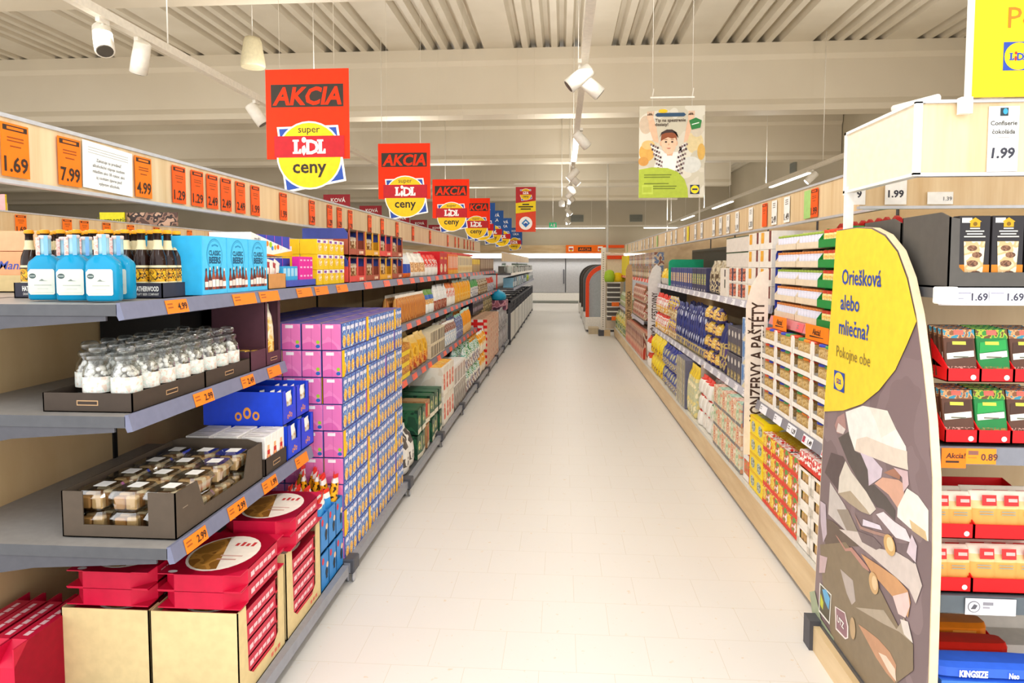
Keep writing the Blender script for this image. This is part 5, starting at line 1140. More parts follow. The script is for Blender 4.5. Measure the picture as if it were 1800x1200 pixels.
# base level of the jar bay
ZR = .23
rw = pbox(.13, .13, .3, PM('d84a2a b8894a e86a3a', 22), (('F', 'r', 0, 0, 1, .3, 'f2eee8'), ('F', 'r', 0, .3, .12, 1, 'f2eee8')))
seg(s, 1.17, ZR, 4.3, 4.44, rw, .13, 'tin_case', 'case', 'white-lipped red tin case beside the tall yellow stack', stack=3, h=.133)
yl = pbox(.14, .11, .36, 'f6d80e', (('F', 'e', .2, .15, .8, .75, PM('8a9a8a c8ccc0 5a6a5a', 40)), ('F', 'r', 0, .88, 1, 1, 'e8b80a'), ('R', 'e', .2, .2, .8, .8, PM('c8ccc0 8a9a8a f6d80e', 20)), ('T', 'r', .08, .1, .92, .9, PM('e8e2c0 c8cc9a f0ead0', 16))))
seg(s, 1.165, ZR, 4.0, 4.28, yl, .14, 'tin_case', 'case', 'bright yellow tin case in the tall yellow stack', stack=4, h=.112)
rc = lambda a: pbox(.155, .1, .34, PM(a, 24), (('F', 'r', 0, 0, 1, .22, 'e2371e'), ('F', 'r', .03, .3, .4, .9, PM('f2d02a e8b81a f6e070', 30)), ('F', 'r', .5, .3, .9, .95, PM('f2ece6 d8402a 5a9a3a', 30)), ('T', 'r', 0, 0, 1, .14, PM('f4f0ea d8281e', 60)), ('T', 'r', .03, .18, .97, .97, PM('f2c81e e8a81a f6dc60', 50))))
seg(s, 1.165, ZR, 3.7, 3.99, rc('e8c02a d8402a f2d860'), .15, 'tin_case', 'case', 'red-edged case of yellow tins, nearer the yellow stack', stack=4, h=.102)
seg(s, 1.165, ZR, 3.42, 3.69, rc('d8a060 d8402a 8a9a4a'), .15, 'tin_case', 'case', 'red-edged case of orange tins, in the middle', stack=4, h=.102)
seg(s, 1.17, ZR + .39, 3.06, 3.41, pbox(.17, .075, .36, 'd8301e', (('F', 'r', 0, .3, 1, 1, PM('f4f0ea d8281e', 50)), ('T', 'r', 0, 0, 1, 1, PM('f4f0ea d8281e f4f0ea', 50)))), .17, 'dotted_carton', 'carton', 'red carton with white dots lying on the white windowed cartons')
wc = MB(); w_, h_ = .17, .095; c_ = M('f2ebdf', .6)
wc.box(-w_ / 2, .03, 0, w_ / 2, .3, h_ - .012, M('7a6248')).box(-w_ / 2, 0, 0, w_ / 2, .004, .035, c_).box(-w_ / 2, 0, 0, -w_ / 2 + .03, .004, h_, c_).box(w_ / 2 - .03, 0, 0, w_ / 2, .004, h_, c_).box(-w_ / 2, 0, h_ - .012, w_ / 2, .004, h_, c_)
for i in range(3): wc.lathe([(.019, .004), (.019, .062), (.016, .066), (.018, .068), (.018, .078)], 10, [M('c09a68'), M('c09a68'), M('d8c090'), M('e0b850')], (-.04 + i * .04, .024))
seg(s, 1.165, ZR, 3.06, 3.41, wc, .17, 'cell_carton', 'carton', 'white windowed carton low beside the curved board', stack=4, h=.0965)

# ------------------------------------------------------------------ pasta run (y 4.3 - 9.4)
ZP = 1.345
wq = pbox(.26, .115, .3, 'efe8dd', (('F', 'r', .08, .35, .34, .95, PM('f0a41e e8b84a', 30)), ('F', 'r', .75, .35, .92, 1, '7a3a34'), ('R', 'r', 0, 0, 1, 1, 'e9e2d6')))
seg(s, 1.3, ZP, 4.36, 4.92, wq, .27, 'white_case', 'case', 'white case with orange and maroon marks, stacked by the blue panel', stack=4, h=.117)
wq2 = pbox(.24, .115, .3, 'efe8dd', (('F', 'r', .06, .15, .4, .95, PM('c8502e e8a080 5a2a2a', 34)), ('F', 'r', .4, .1, .56, .98, '3a3a5a'), ('F', 'r', .58, .15, .9, .95, PM('c8502e e8a080 5a2a2a', 34))))
seg(s, 1.3, ZP, 4.94, 5.46, wq2, .25, 'white_case', 'case', 'white case holding red and navy packs on the pasta top shelf', stack=2, h=.117)
seg(s, 1.31, ZP + .235, 4.94, 5.6, pbox(.33, .112, .4, 'e0d8ce', (('F', 'r', 0, .94, 1, 1, '3a5a3a'),)), .33, 'white_case', 'case', 'blank pale case stacked above the red and navy packs', stack=2, h=.115)
seg(s, 1.3, ZP, 5.5, 5.75, pbox(.24, .225, .3, 'ece4d8', (('F', 'r', .6, .3, .75, .6, '3a4a3a'), ('F', 'r', .6, .7, .75, .95, '3a2a2a'))), .24, 'white_case', 'case', 'narrow white case with dark notches beside the brown packs')
seg(s, 1.31, ZP, 5.78, 6.3, pbag(.16, .3, .1, ((.4, PM('4a4452 d8c8a0 3a3440', 16)), (1, PM('a89878 c8bca0 8a7a5a 5a4a3a', 16)))), .16, 'pasta_bag', 'bag', 'olive brown pasta bag beside the white cases', deep=2, d=.12)
nv = lambda a, q: pbox(.115, .22, .16, M(a), (('F', 'r', .2, .3, .8, .75, PM(q, 40)), ('F', 'e', .25, .02, .5, .12, 'e8e6e0')), .004)
seg(s, 1.305, ZP, 6.33, 7.0, nv('3c3c5c', 'd8a84a 5a9a5a e8d8a0'), .115, 'pasta_box', 'box', 'slate pasta box with green and ochre window on the top shelf')
seg(s, 1.305, ZP, 7.02, 8.35, nv('434b86', 'f0c050 e8dfc8 d89a3a'), .115, 'pasta_box', 'box', 'blue pasta box with yellow window on the top shelf', deep=2, d=.16)
tag(MB().prism([(1.29, 1.345), (1.7, 1.345), (1.7, 1.66), (1.33, 1.66), (1.3, 1.645), (1.29, 1.62)], 8.4, 8.44, M('17a878', .45), 'y').obj('rounded_divider'), 'green rounded side panel between blue pasta boxes and yellow bags', 'panel')
seg(s, 1.3, ZP, 8.5, 9.2, pbag(.15, .21, .1, ((.3, 'c8c4bc'), (1, PM('f2cc1e e8b810 f6e068', 18)))), .15, 'pasta_bag', 'bag', 'yellow bag at the far end of the pasta top shelf', deep=1)
tag(MB().box(1.75, 7.2, 1.36, 1.97, 9.4, 1.79, M('5a5a50', .6)).obj('dark_carton'), 'dark grey-green carton block behind the green side panel', 'carton')
# middle shelf
ZQ = .75
seg(s, 1.255, ZQ, 4.36, 4.86, pbox(.115, .16, .14, 'b8c4dc', (('F', 'r', .1, .3, .5, .95, '5a8ac8'), ('F', 'r', .55, .1, .95, .9, PM('e8ecf2 7a9ac8', 30)), ('F', 't', .1, 0, .9, .35, 'e8dcb8'))), .12, 'grain_box', 'box', 'pale blue box near the KONZERVY divider on the middle shelf', stack=3, h=.162)
seg(s, 1.26, ZQ, 4.9, 5.3, pbox(.095, .19, .12, '5a5660', (('F', 'e', .25, .6, .75, .85, 'd8d4cc'), ('F', 'r', .15, .05, .85, .35, PM('c8b478 8a7a50', 36)))), .098, 'grain_box', 'box', 'dark grey box with pale round mark on the middle shelf', stack=2, h=.2)
seg(s, 1.255, ZQ, 5.34, 5.6, pbag(.13, .4, .12, ((.5, PM('3a3458 c8b068 5a4a78', 14)), (1, '26306c'))), .13, 'pasta_bag', 'bag', 'navy pasta bag with golden lower half on the middle shelf', deep=3, d=.13)
pb = [pbag(.13, .125, .1, ((.25, '3c3566'), (.7, PM(q, 40)), (1, c))) for q, c in (('e0b03a ecd07a c88a2a f2e0a0', 'e0b83a'), ('d8a040 ecd08a b8782a 3a3468', '3a3468'))]
seg(s, 1.255, ZQ, 5.64, 6.2, pb, .13, 'pasta_bag', 'bag', 'yellow or orange pasta bag piled on the middle shelf', stack=4, h=.122, deep=1)
seg(s, 1.255, ZQ, 6.22, 7.7, pbag(.1, .46, .1, ((.14, PM('c8b478 4a5088', 20)), (.9, PM('2c3474 3a4488 232a5c c4cade', 14, (1, 1, .5))), (1, '343c7c'))), .1, 'pasta_bag', 'bag', 'tall blue pasta bag on the middle shelf', deep=2, d=.11)
seg(s, 1.25, ZQ, 7.72, 8.3, pbag(.1, .25, .1, ((.3, PM('e8d8b0 b88a50', 24)), (.6, PM('5a4a98 f0c82a 7a5aa8', 20)), (1, PM('6a58a8 e8c838 d8d0e0', 20)))), .1, 'rice_bag', 'bag', 'purple and yellow bag on the middle shelf', stack=2, h=.235)
seg(s, 1.245, ZQ, 8.32, 9.3, pbag(.12, .25, .1, ((.3, PM('e8b040 f6f2ea', 22)), (.75, PM('f6f4ee e2402a f4f0ea f8f6f2', 18)), (1, 'e23828'))), .12, 'rice_bag', 'bag', 'white and red bag at the far end of the middle shelf', stack=2, h=.235)
# base level
rb = pbag(.15, .155, .12, ((.75, PM('f0ece4 e6e0d6', 12)), (1, 'e0301e')), seal=.16)
pk = [pbox(.13, .15, .3, PM(q, 24), (('F', 'r', 0, 0, 1, .14, c), ('F', 'r', .15, .25, .5, .95, PM(p, 30)), ('T', 'r', .02, .02, .98, .98, PM(q2, 16)))) for q, c, p, q2 in (('e8d8b8 c8d8b8 e0a07a', '7a7a78', 'a8c898 e8e8c8', 'a8c8b0 c8e0cc 88b098'), ('e8c8a0 e0b088 f2e6d0', '8a8280', 'e8b888 d84a3a f2e0c0', 'e0a890 f0d8c8 d08a70'))]
seg(s, 1.165, ZR, 4.5, 5.3, pk, .133, 'flour_box', 'box', 'pale green or peach box in the low stack beside the purple divider', stack=3, h=.152, deep=3, d=.3)
tag(MB().prism([(1.17, .55), (1.35, .55), (1.35, .74), (1.2, .74), (1.18, .73), (1.17, .7)], 4.455, 4.465, M('3c2a6a', .45), 'y').obj('rounded_divider'), 'small purple rounded panel beside the peach boxes', 'panel')
seg(s, 1.17, ZR, 5.33, 5.5, pbag(.16, .155, .12, ((.7, PM('e8e2d4 c8d4b8', 16)), (1, '4a8a5a'))), .16, 'flour_bag', 'bag', 'green-topped flour bag next to the red-topped ones', stack=3, h=.137, deep=3, d=.13)
seg(s, 1.17, ZR, 5.52, 6.0, rb, .15, 'flour_bag', 'bag', 'white flour bag with bright red top on the base', stack=3, h=.137, deep=3, d=.13)
tag(MB().box(1.22, 6.04, ZR, 1.8, 6.06, .72, M('b8a898', .5)).obj('rounded_divider'), 'grey side panel behind the red-topped flour bags', 'panel')
seg(s, 1.165, ZR, 6.1, 6.5, pbag(.1, .46, .12, ((.8, PM('e8d890 c8c8a0 f2e8c0', 12)), (1, 'e8c83a'))), .1, 'rice_bag', 'bag', 'cream and yellow tall bag beside the grey side panel', deep=3, d=.13)
seg(s, 1.165, ZR, 6.53, 7.0, pbox(.1, .46, .3, '6a6a80', (('F', 'r', 0, 0, .4, 1, PM('e8dcb0 c8b878', 20)), ('F', 'r', .7, 0, .9, 1, 'c8c8b0'))), .1, 'rice_box', 'box', 'tall slate and cream box on the base', deep=2, d=.3)
seg(s, 1.165, ZR, 7.03, 8.1, pbag(.13, .24, .13, ((.3, PM('c8b880 4a5494 e8e0c0', 20)), (.75, PM('3a4488 5a64a4 c8c49a', 16)), (1, '2a348c'))), .13, 'pasta_bag', 'bag', 'blue pasta bag stacked two high on the base', stack=2, h=.225, deep=2, d=.14)
seg(s, 1.165, ZR, 8.13, 9.1, pbag(.16, .24, .14, ((.3, PM('f0d020 e8b81a 5a4a1a', 16)), (1, PM('f4d60e f6e048 e8c408', 12)))), .16, 'pasta_bag', 'bag', 'bright yellow bag stacked on the base near the RYŽA divider', stack=2, h=.225, deep=2, d=.15)
seg(s, 1.15, ZR, 9.12, 9.38, pbag(.13, .22, .12, ((.6, 'f2eee8'), (1, 'e04a2a'))), .13, 'flour_bag', 'bag', 'red-topped white bag at the foot of the RYŽA divider', stack=2, h=.2)

# ------------------------------------------------------------------ sauce run and the far end (y 9.8 - 16)
mx3 = [pbox(.14, .2, .14, PM(q, 14), (('F', 'r', .1, .2, .9, .5, c),)).mesh('sauce_pack') for q, c in (('8a4a3a c8a080 5a3a3a', 'd8c8b0'), ('6a7a9a c8b8a0 8a5a4a', 'e0d8c8'), ('b85a3a e0b890 5a4a3a', 'f0e0c8'), ('7a8a5a c8b080 4a3a34', 'e0d0b0'))]
fill(s, 1.31, 1.375, 9.9, 13.6, None, .15, 'sauce_pack', 'pack', 'mixed brown sauce pack on the far top shelf', 'mixed packs on the far top shelf', meshes=mx3, stack=2, h=.2)
tag(MB().box(1.3, 13.7, 1.375, 1.7, 15.1, 1.78, M('f2dc12', .45)).obj('yellow_display'), 'bright yellow display block at the far end of the far top shelf', 'display')
fill(s, 1.26, .725, 10.7, 12.3, pbag(.12, .28, .1, ((1, PM('c8a888 e8d8c8 b8503a 8a6a4a', 14)),)), .12, 'sauce_bottle', 'bottle', 'small red and tan bottle behind the dark divider', 'bottles behind the dark divider', stack=2, h=.27)
fill(s, 1.26, .725, 12.5, 15.0, pbag(.1, .3, .1, ((.6, PM('e8e4d8 a8b87a c8c8a8', 14)), (1, PM('8aa050 d8dcc8', 14)))), .1, 'sauce_bottle', 'bottle', 'green and white bottle far along the lower shelf', 'green bottles far along', stack=1, h=.27)
fill(s, 1.165, ZR, 9.9, 12.6, pbox(.09, .38, .3, PM('c8402a e0b090 8a4a3a d8c8b0', 10, (1, 1, .3)), ()), .09, 'slim_pack', 'pack', 'tall red and tan pack on the far base', 'red and tan packs on the far base')
fill(s, 1.16, ZR, 12.7, 15.0, pbag(.14, .4, .14, ((1, PM('8a9a5a e0c83a d8d8c0 3a6a3a 5a4a3a', 8)),)), .14, 'mixed_bag', 'bag', 'green and yellow bag at the end of the far base', 'bags at the end of the far base', stack=1)
t = thing('perforated_post', 'white perforated post with oak base at the far end of the pasta side', 'post', (.92, 15.45, 0))
MB().box(-.05, -.04, .1, .05, .04, 1.98, M('f4ece0', .45)).obj('post', t); h_ = MB()
for i in range(34): h_.box(-.012, -.0415, .2 + i * .05, .012, -.04, .222 + i * .05, M('a89c8c'))
h_.obj('slots', t); MB().box(-.1, -.12, 0, .02, .1, .13, STEELD).box(.02, -.12, 0, .16, .1, .13, OAK).obj('foot', t)
tag(MB().box(.98, 15.5, .15, 1.38, 15.54, 1.85, M('f0e0c8', .5)).obj('end_divider'), 'cream end panel behind the perforated post', 'panel')
for k in range(8):
    t = thing('end_tray', 'white-rimmed dark tray in the ladder of trays beside the perforated post', 'tray', (1.06, 15.1, .38 + k * .105), 0, 'ladder of dark trays')
    MB().box(-.07, -.1, 0, .2, .1, .075, M('5a5450')).box(-.08, -.11, .075, .21, .1, .1, WHITE).obj('tray', t)
for x, z, w, c, l in ((1.16, .69, .16, 'f0701e', 'upper orange label on the ladder of dark trays'), (1.16, .38, .16, 'f0701e', 'lower orange label on the ladder of dark trays')): tag(MB().box(x - w / 2, 14.975, z, x + w / 2, 14.985, z + .09, M(c)).obj('price_label'), l, 'label')
tag(MB().box(1.0, 15.42, 1.72, 1.4, 15.45, 1.8, M('f04a12')).obj('promotion_strip'), 'orange-red strip at the top of the cream end panel', 'sign')
tag(MB().loft([(0, .1, .08, 0), (.1, .12, .09, 0), (.22, .1, .06, 0), (.26, .04, .02, 0)], 12, M('a8cc3a')).obj('green_bag', None, (1.03, 15.03, 1.222)), 'lime green bag above the ladder of dark trays', 'bag')
tag(MB().loft([(0, .16, .1, 0), (.05, .18, .1, 0), (.14, .13, .07, 0), (.2, .05, .02, 0)], 12, M('f2d01a')).obj('yellow_bag', None, (1.22, 15.16, 1.222)), 'yellow bag above the ladder of dark trays', 'bag')
# arched racks beyond
def rack(y, c, label):
    t = thing('arched_rack', label, 'rack', (.98, y, 0)); x0 = -.42
    arc = [(x0, .35), (x0, 1.15)] + [(x0 + .5 - .5 * math.cos(math.radians(a)), 1.15 + .45 * math.sin(math.radians(a))) for a in range(10, 91, 10)] + [(.6, 1.6), (.6, 1.52)] + [(x0 + .58 - .5 * math.cos(math.radians(a)), 1.13 + .39 * math.sin(math.radians(a))) for a in range(90, 9, -10)] + [(x0 + .08, 1.13), (x0 + .08, .35)]
    MB().prism(arc, 0, .1, M(c, .35), 'y').obj('frame', t)
    MB().prism([(x0 + .08, .35), (.6, .35), (.6, 1.5), (x0 + .5, 1.5), (x0 + .2, 1.35), (x0 + .09, 1.1)], .05, .09, M('a8b0b4', .15)).obj('glass_side', t)
    MB().box(x0, .0, .05, .6, 1.3, .35, WHITE).box(x0 + .03, 0, 0, .6, 1.3, .05, STEELD).obj('plinth', t)
    d = MB()
    for z in (.6, .85, 1.1): d.box(x0 + .1, .12, z, .6, 1.28, z + .02, STEEL)
    d.obj('shelf', t)
for y, c, l in ((16.3, 'f04a12', 'orange arched cooler end beyond the perforated post'), (18.2, '5a5a58', 'dark arched cooler end behind the orange one'), (20.2, '4a4038', 'second dark arched cooler end behind the orange one'), (22.4, '3a342e', 'farthest dark arched cooler end before the chiller')): rack(y, c, l)
tag(MB().box(.62, 15.75, 0, .85, 16.2, .14, M('c8b898', .5)).obj('oak_plinth'), 'low oak plinth block in front of the orange arched cooler', 'plinth')
tag(MB().box(1.0, 17.2, 1.62, 1.2, 17.24, 1.9, M('f4ece0')).obj('end_divider'), 'small cream panel above the arched coolers', 'panel')

POLY = [
('5e5050', [(2.844,0.748),(2.786,0.847),(2.667,0.865),(2.643,0.853),(2.696,0.784),(2.704,0.718)]),
('5c5450', [(2.718,0.924),(2.624,0.972),(2.56,0.914),(2.478,0.915),(2.445,0.854),(2.452,0.82),(2.406,0.84),(2.315,0.828),(2.25,0.806),(2.252,0.772),(2.329,0.781),(2.382,0.77),(2.511,0.806),(2.621,0.855)]),
('b08a84', [(2.73,1.004),(2.667,1.033),(2.647,0.98),(2.673,0.95),(2.731,0.94),(2.757,0.964)]),
('d8ccc6', [(2.722,0.982),(2.652,0.974),(2.673,0.95),(2.738,0.944)]),
('f0ebe4', [(2.657,1.04),(2.511,1.094),(2.326,1.116),(2.264,1.069),(2.198,1.03),(2.179,0.961),(2.28,0.945),(2.421,0.931),(2.519,0.923),(2.566,0.915),(2.618,0.964)]),
('e2d4c4', [(2.553,0.962),(2.474,0.991),(2.276,1.005),(2.189,1.017),(2.182,0.96),(2.28,0.945),(2.421,0.931),(2.566,0.915)]),
('e8e2d6', [(2.462,1.1),(2.326,1.116),(2.264,1.069),(2.363,1.015),(2.402,1.057)]),
('d4c6d2', [(2.519,0.921),(2.421,0.931),(2.347,0.914),(2.354,0.882),(2.443,0.824),(2.456,0.877)]),
('d8a890', [(2.401,0.846),(2.345,0.885),(2.237,0.911),(2.197,0.908),(2.202,0.855),(2.235,0.819),(2.299,0.842)]),
('a87862', [(2.338,0.904),(2.271,0.937),(2.223,0.94),(2.229,0.914)]),
('d4b8bc', [(2.272,0.941),(2.181,0.956),(2.171,0.917),(2.203,0.882),(2.214,0.926)]),
('f0ece2', [(2.181,0.902),(2.115,0.901),(2.054,0.878),(2.048,0.787),(2.158,0.785),(2.237,0.79),(2.235,0.823)]),
('d8be90', [(2.16,0.811),(2.066,0.81),(2.054,0.785),(2.143,0.783)]),
('dad2c4', [(2.644,0.855),(2.586,0.828),(2.46,0.796),(2.382,0.762),(2.426,0.726),(2.494,0.712),(2.6,0.706),(2.703,0.709),(2.696,0.775)]),
('b0a088', [(2.703,0.709),(2.592,0.756),(2.456,0.735),(2.426,0.726),(2.494,0.712),(2.6,0.706)]),
('c8c0ba', [(2.784,0.727),(2.643,0.686),(2.509,0.624),(2.603,0.591),(2.794,0.592)]),
('988c7e', [(2.71,0.642),(2.609,0.679),(2.509,0.624),(2.603,0.591)]),
('6c5c50', [(2.857,0.558),(2.743,0.581),(2.602,0.587),(2.506,0.58),(2.81,0.452)]),
('e6dce0', [(2.381,0.745),(2.328,0.773),(2.252,0.768),(2.18,0.772),(2.141,0.745),(2.24,0.72),(2.291,0.729)]),
('e2d8e4', [(2.478,0.691),(2.351,0.718),(2.333,0.708),(2.481,0.667)]),
('a8867a', [(2.555,0.685),(2.491,0.659),(2.377,0.686),(2.256,0.718),(2.264,0.706),(2.394,0.671),(2.5,0.646)]),
('c4b4be', [(2.881,0.617),(2.822,0.622),(2.801,0.507),(2.836,0.457),(2.869,0.532)]),
('87775f', [(2.87,0.434),(2.62,0.548),(2.423,0.524),(2.344,0.507),(2.199,0.443),(2.111,0.438),(2.105,0.36),(2.203,0.258),(2.517,0.059),(2.711,0.095),(2.832,0.298)]),
('d4c8c0', [(2.682,0.574),(2.514,0.63),(2.353,0.637),(2.231,0.676),(2.113,0.691),(2.072,0.642),(2.104,0.57),(2.145,0.595),(2.226,0.594),(2.427,0.587)]),
('7a6a6a', [(2.524,0.631),(2.393,0.66),(2.326,0.652),(2.371,0.624),(2.48,0.606)]),
('766668', [(2.233,0.704),(2.154,0.733),(2.12,0.687),(2.215,0.683)]),
('d8c8d0', [(2.141,0.771),(2.109,0.748),(2.113,0.694),(2.168,0.703)]),
('cc9a6c', [(2.487,0.561),(2.349,0.58),(2.226,0.594),(2.152,0.587),(2.134,0.559),(2.146,0.504),(2.221,0.52),(2.336,0.528),(2.404,0.533)]),
('e6cac4', [(2.246,0.524),(2.152,0.583),(2.137,0.546),(2.161,0.496),(2.206,0.485)]),
('bc8a7c', [(2.692,0.539),(2.618,0.524),(2.563,0.552),(2.424,0.537),(2.413,0.528),(2.464,0.52),(2.573,0.534),(2.618,0.514),(2.717,0.539)]),
('b8aca4', [(2.659,0.426),(2.544,0.435),(2.517,0.37),(2.548,0.34),(2.595,0.361)]),
('b0a28e', [(2.516,0.347),(2.303,0.447),(2.214,0.43),(2.169,0.492),(2.111,0.442),(2.198,0.431),(2.3,0.401)]),
('ddd4cc', [(2.193,0.475),(2.145,0.492),(2.111,0.442),(2.166,0.44)]),
('c49472', [(2.49,0.298),(2.429,0.312),(2.332,0.33),(2.251,0.332),(2.207,0.315),(2.211,0.253),(2.271,0.25),(2.346,0.258)]),
('ecd2bc', [(2.329,0.286),(2.275,0.305),(2.214,0.298),(2.203,0.262),(2.255,0.265)]),
('c8aeb0', [(2.867,0.391),(2.786,0.416),(2.808,0.342),(2.869,0.314)]),
('a4b090', [(2.97,0.182),(2.912,0.216),(2.835,0.134),(2.701,0.127),(2.693,0.105),(2.802,0.065),(2.934,0.109)]),
('f0efe6', [(2.859,0.277),(2.735,0.287),(2.744,0.158),(2.861,0.153)]),
('5e5848', [(2.85,0.273),(2.742,0.28),(2.751,0.165),(2.854,0.162)]),
('68b0dc', [(2.83,0.262),(2.79,0.281),(2.749,0.264),(2.758,0.212),(2.8,0.228)]),
('c8cc3a', [(2.845,0.238),(2.813,0.216),(2.817,0.181),(2.847,0.188)]),
('f0e4e0', [(2.697,0.259),(2.602,0.283),(2.57,0.245),(2.567,0.202),(2.594,0.182),(2.685,0.172)]),
('98727a', [(2.687,0.258),(2.606,0.277),(2.58,0.239),(2.579,0.198),(2.595,0.189),(2.677,0.181)]),
]

# ------------------------------------------------------------------ end-of-row chocolate display (front faces the camera, y 2.1)
YE = 2.1
t = thing('plinth_unit', 'oak plinth of the chocolate display with dark steel corner', 'shelf base')
MB().box(1.045, 2.05, 0, 2.2, 2.83, .105, OAK).box(1.03, 2.83, 0, 1.16, 2.9, .125, STEELD).box(1.07, 2.06, .105, 2.2, 2.9, .118, STEEL).obj('plinth', t)
t = thing('oak_screen', 'oak back panel of the chocolate display', 'panel')
MB().box(1.12, 2.66, .12, 2.2, 2.7, 1.5, OAKD).obj('panel', t)
MB().box(1.095, 2.745, 1.6, 1.122, 2.772, 1.9, WHITE).obj('upright', t)
def board_art():
    t = thing('curved_board', 'tall curved board with yellow Oriešková text and chocolate picture', 'display board')
    out = [(2.93, .12), (2.87, .99), (2.79, 1.735), (2.6, 1.737), (2.48, 1.728), (2.38, 1.7), (2.29, 1.645), (2.22, 1.56), (2.165, 1.45), (2.115, 1.3), (2.07, 1.14), (2.04, .98), (2.025, .75), (2.02, .37), (2.03, .12)]
    X0 = 1.08
    MB().prism(out, X0, X0 + .024, M('ecd6b0', .5), 'x').obj('panel', t)
    mx = Matrix(((0, 0, -1, X0), (1, 0, 0, 0), (0, 1, 0, 0), (0, 0, 0, 1)))
    b = MB(); ins = [(y + (2.45 - y) * .012, z) for y, z in out]
    b.poly(ins, PM('837072 8a7779 7c6a6c', 4), mx, .0006)
    curve = [(2.672, 1.042), (2.512, 1.1), (2.387, 1.172), (2.277, 1.26), (2.204, 1.357), (2.155, 1.428)]
    for i, (c, p) in enumerate(POLY): b.poly(p, M(c, .45), mx, .0012 + i * .00007)
    b.poly([(2.862, .997)] + curve + [(2.168, 1.45), (2.222, 1.555), (2.29, 1.64), (2.38, 1.695), (2.48, 1.724), (2.6, 1.733), (2.785, 1.731)], M('f5d23c', .45), mx, .0042)
    for y, z, a, q, c in ((2.275, .681, .04, .033, 'd4ac70'), (2.27, .686, .024, .022, 'ead0a0'), (2.377, .504, .036, .036, 'd0aa78'), (2.37, .508, .02, .024, 'e4c89c'), (2.53, .26, .024, .04, 'bea27c')): b.ell(y, z, a, q, M(c), mx, .0052 + (.04 - a) * .01)
    b.obj('printed_face', t)
    L = lambda y, z: face('L', X0, y, z)
    g = MB(); bl = M('2c4aa8'); gr = M('8a7a3a')
    for tx, y, z, sz, m, bo in (('Oriešková', 2.715, 1.525, .082, bl, .012), ('alebo', 2.722, 1.428, .082, bl, .012), ('mliečna?', 2.731, 1.333, .082, bl, .012), ('Pokojne obe', 2.749, 1.242, .062, gr, 0), ('UTZ', 2.668, .215, .034, PWHITE, .03)):
        MB().text(tx, 0, 0, sz, m, L(y, z), .006, bold=bo, xs=.95).obj('lettering', t)
    lg = L(2.765, 1.11); g.rect(0, 0, .1, .075, bl, lg, .006).ell(.05, .0375, .044, .034, M('f5d23c'), lg, .0065); lidl(g, lg, .05, .028, .018, bl, M('d8402a'), .007)
    g.obj('logo', t)
board_art()
# header box
t = thing('header_board', 'white-edged corner header of the chocolate display carrying the Confiserie card', 'header board')
MB().box(1.1, 2.25, 1.885, 1.12, 2.76, 2.1, M('f3e3c8', .4)).obj('side_board', t)  # strong light on this side is painted in, paler than the oak front
MB().box(1.12, 2.25, 1.885, 2.3, 2.27, 2.1, OAKV).obj('front_board', t)
MB().box(1.094, 2.24, 2.1, 1.125, 2.78, 2.11, WHITE).box(1.094, 2.24, 1.876, 1.125, 2.78, 1.886, WHITE).box(1.094, 2.24, 1.88, 1.115, 2.252, 2.105, WHITE).box(1.094, 2.765, 1.87, 1.115, 2.78, 2.11, WHITE).box(1.11, 2.242, 2.1, 2.3, 2.272, 2.11, ALU).box(1.11, 2.242, 1.875, 2.3, 2.272, 1.886, ALU).obj('trim', t)
MB().tube([(1.17, 2.26, 2.12), (1.11, 2.42, 2.122)], .012, 8, WHITE).obj('top_bar', t)
b = MB().box(-.045, 0, 0, .045, .002, .2, M('f6f5f1')); mx = face('F')
b.rect(-.012, .17, .012, .195, M('2a3a40'), mx).ell(.003, .184, .007, .009, M('3aa0d0'), mx, .001)
b.text('Confiserie', 0, .142, .019, M('4a463e'), mx, .001, 'c', bold=.02).text('čokoláda', 0, .116, .019, M('4a463e'), mx, .001, 'c', bold=.02)
b.rect(-.018, .103, .018, .105, M('a8a49c'), mx); b.text('1.99', 0, .042, .044, M('3a3a44'), mx, .001, 'c', bold=.03, shear=.1)
tag(b.obj('price_card', None, (1.36, 2.246, 1.888)), 'white Confiserie 1.99 card on the front of the corner header', 'price card')
# second, inner header seen below it
t = thing('header_board', 'inner oak header board below the corner header with small 1.99 card', 'header board')
MB().box(1.22, 2.93, 1.84, 1.95, 2.95, 2.0, OAKV).obj('front_board', t); MB().box(1.95, 2.9, 1.83, 2.0, 2.97, 2.01, M('c8b89a')).obj('end_cap', t); MB().box(1.22, 2.925, 1.828, 1.95, 2.955, 1.84, ALU).obj('trim', t)
for x, p, w, h, l in ((1.36, '1.99', .085, .12, 'small white 1.99 card on the inner header under the corner header'), (1.535, None, .1, .05, 'small wide white label on the inner header beside the 1.99 card'), (1.215, '9', .05, .12, 'white card half hidden behind the white upright post')):
    b = MB().box(-w / 2, 0, 0, w / 2, .002, h, M('f6f5f1')); mx = face('F')
    if p: b.text(p, 0, .03, .04, M('3a3a44'), mx, .001, 'c', bold=.03)
    else: b.text('1.39', .045, .015, .022, M('6a6a70'), mx, .001, 'r', bold=.01)
    tag(b.obj('price_card', None, (x, 2.922, 1.845)), l, 'price card')
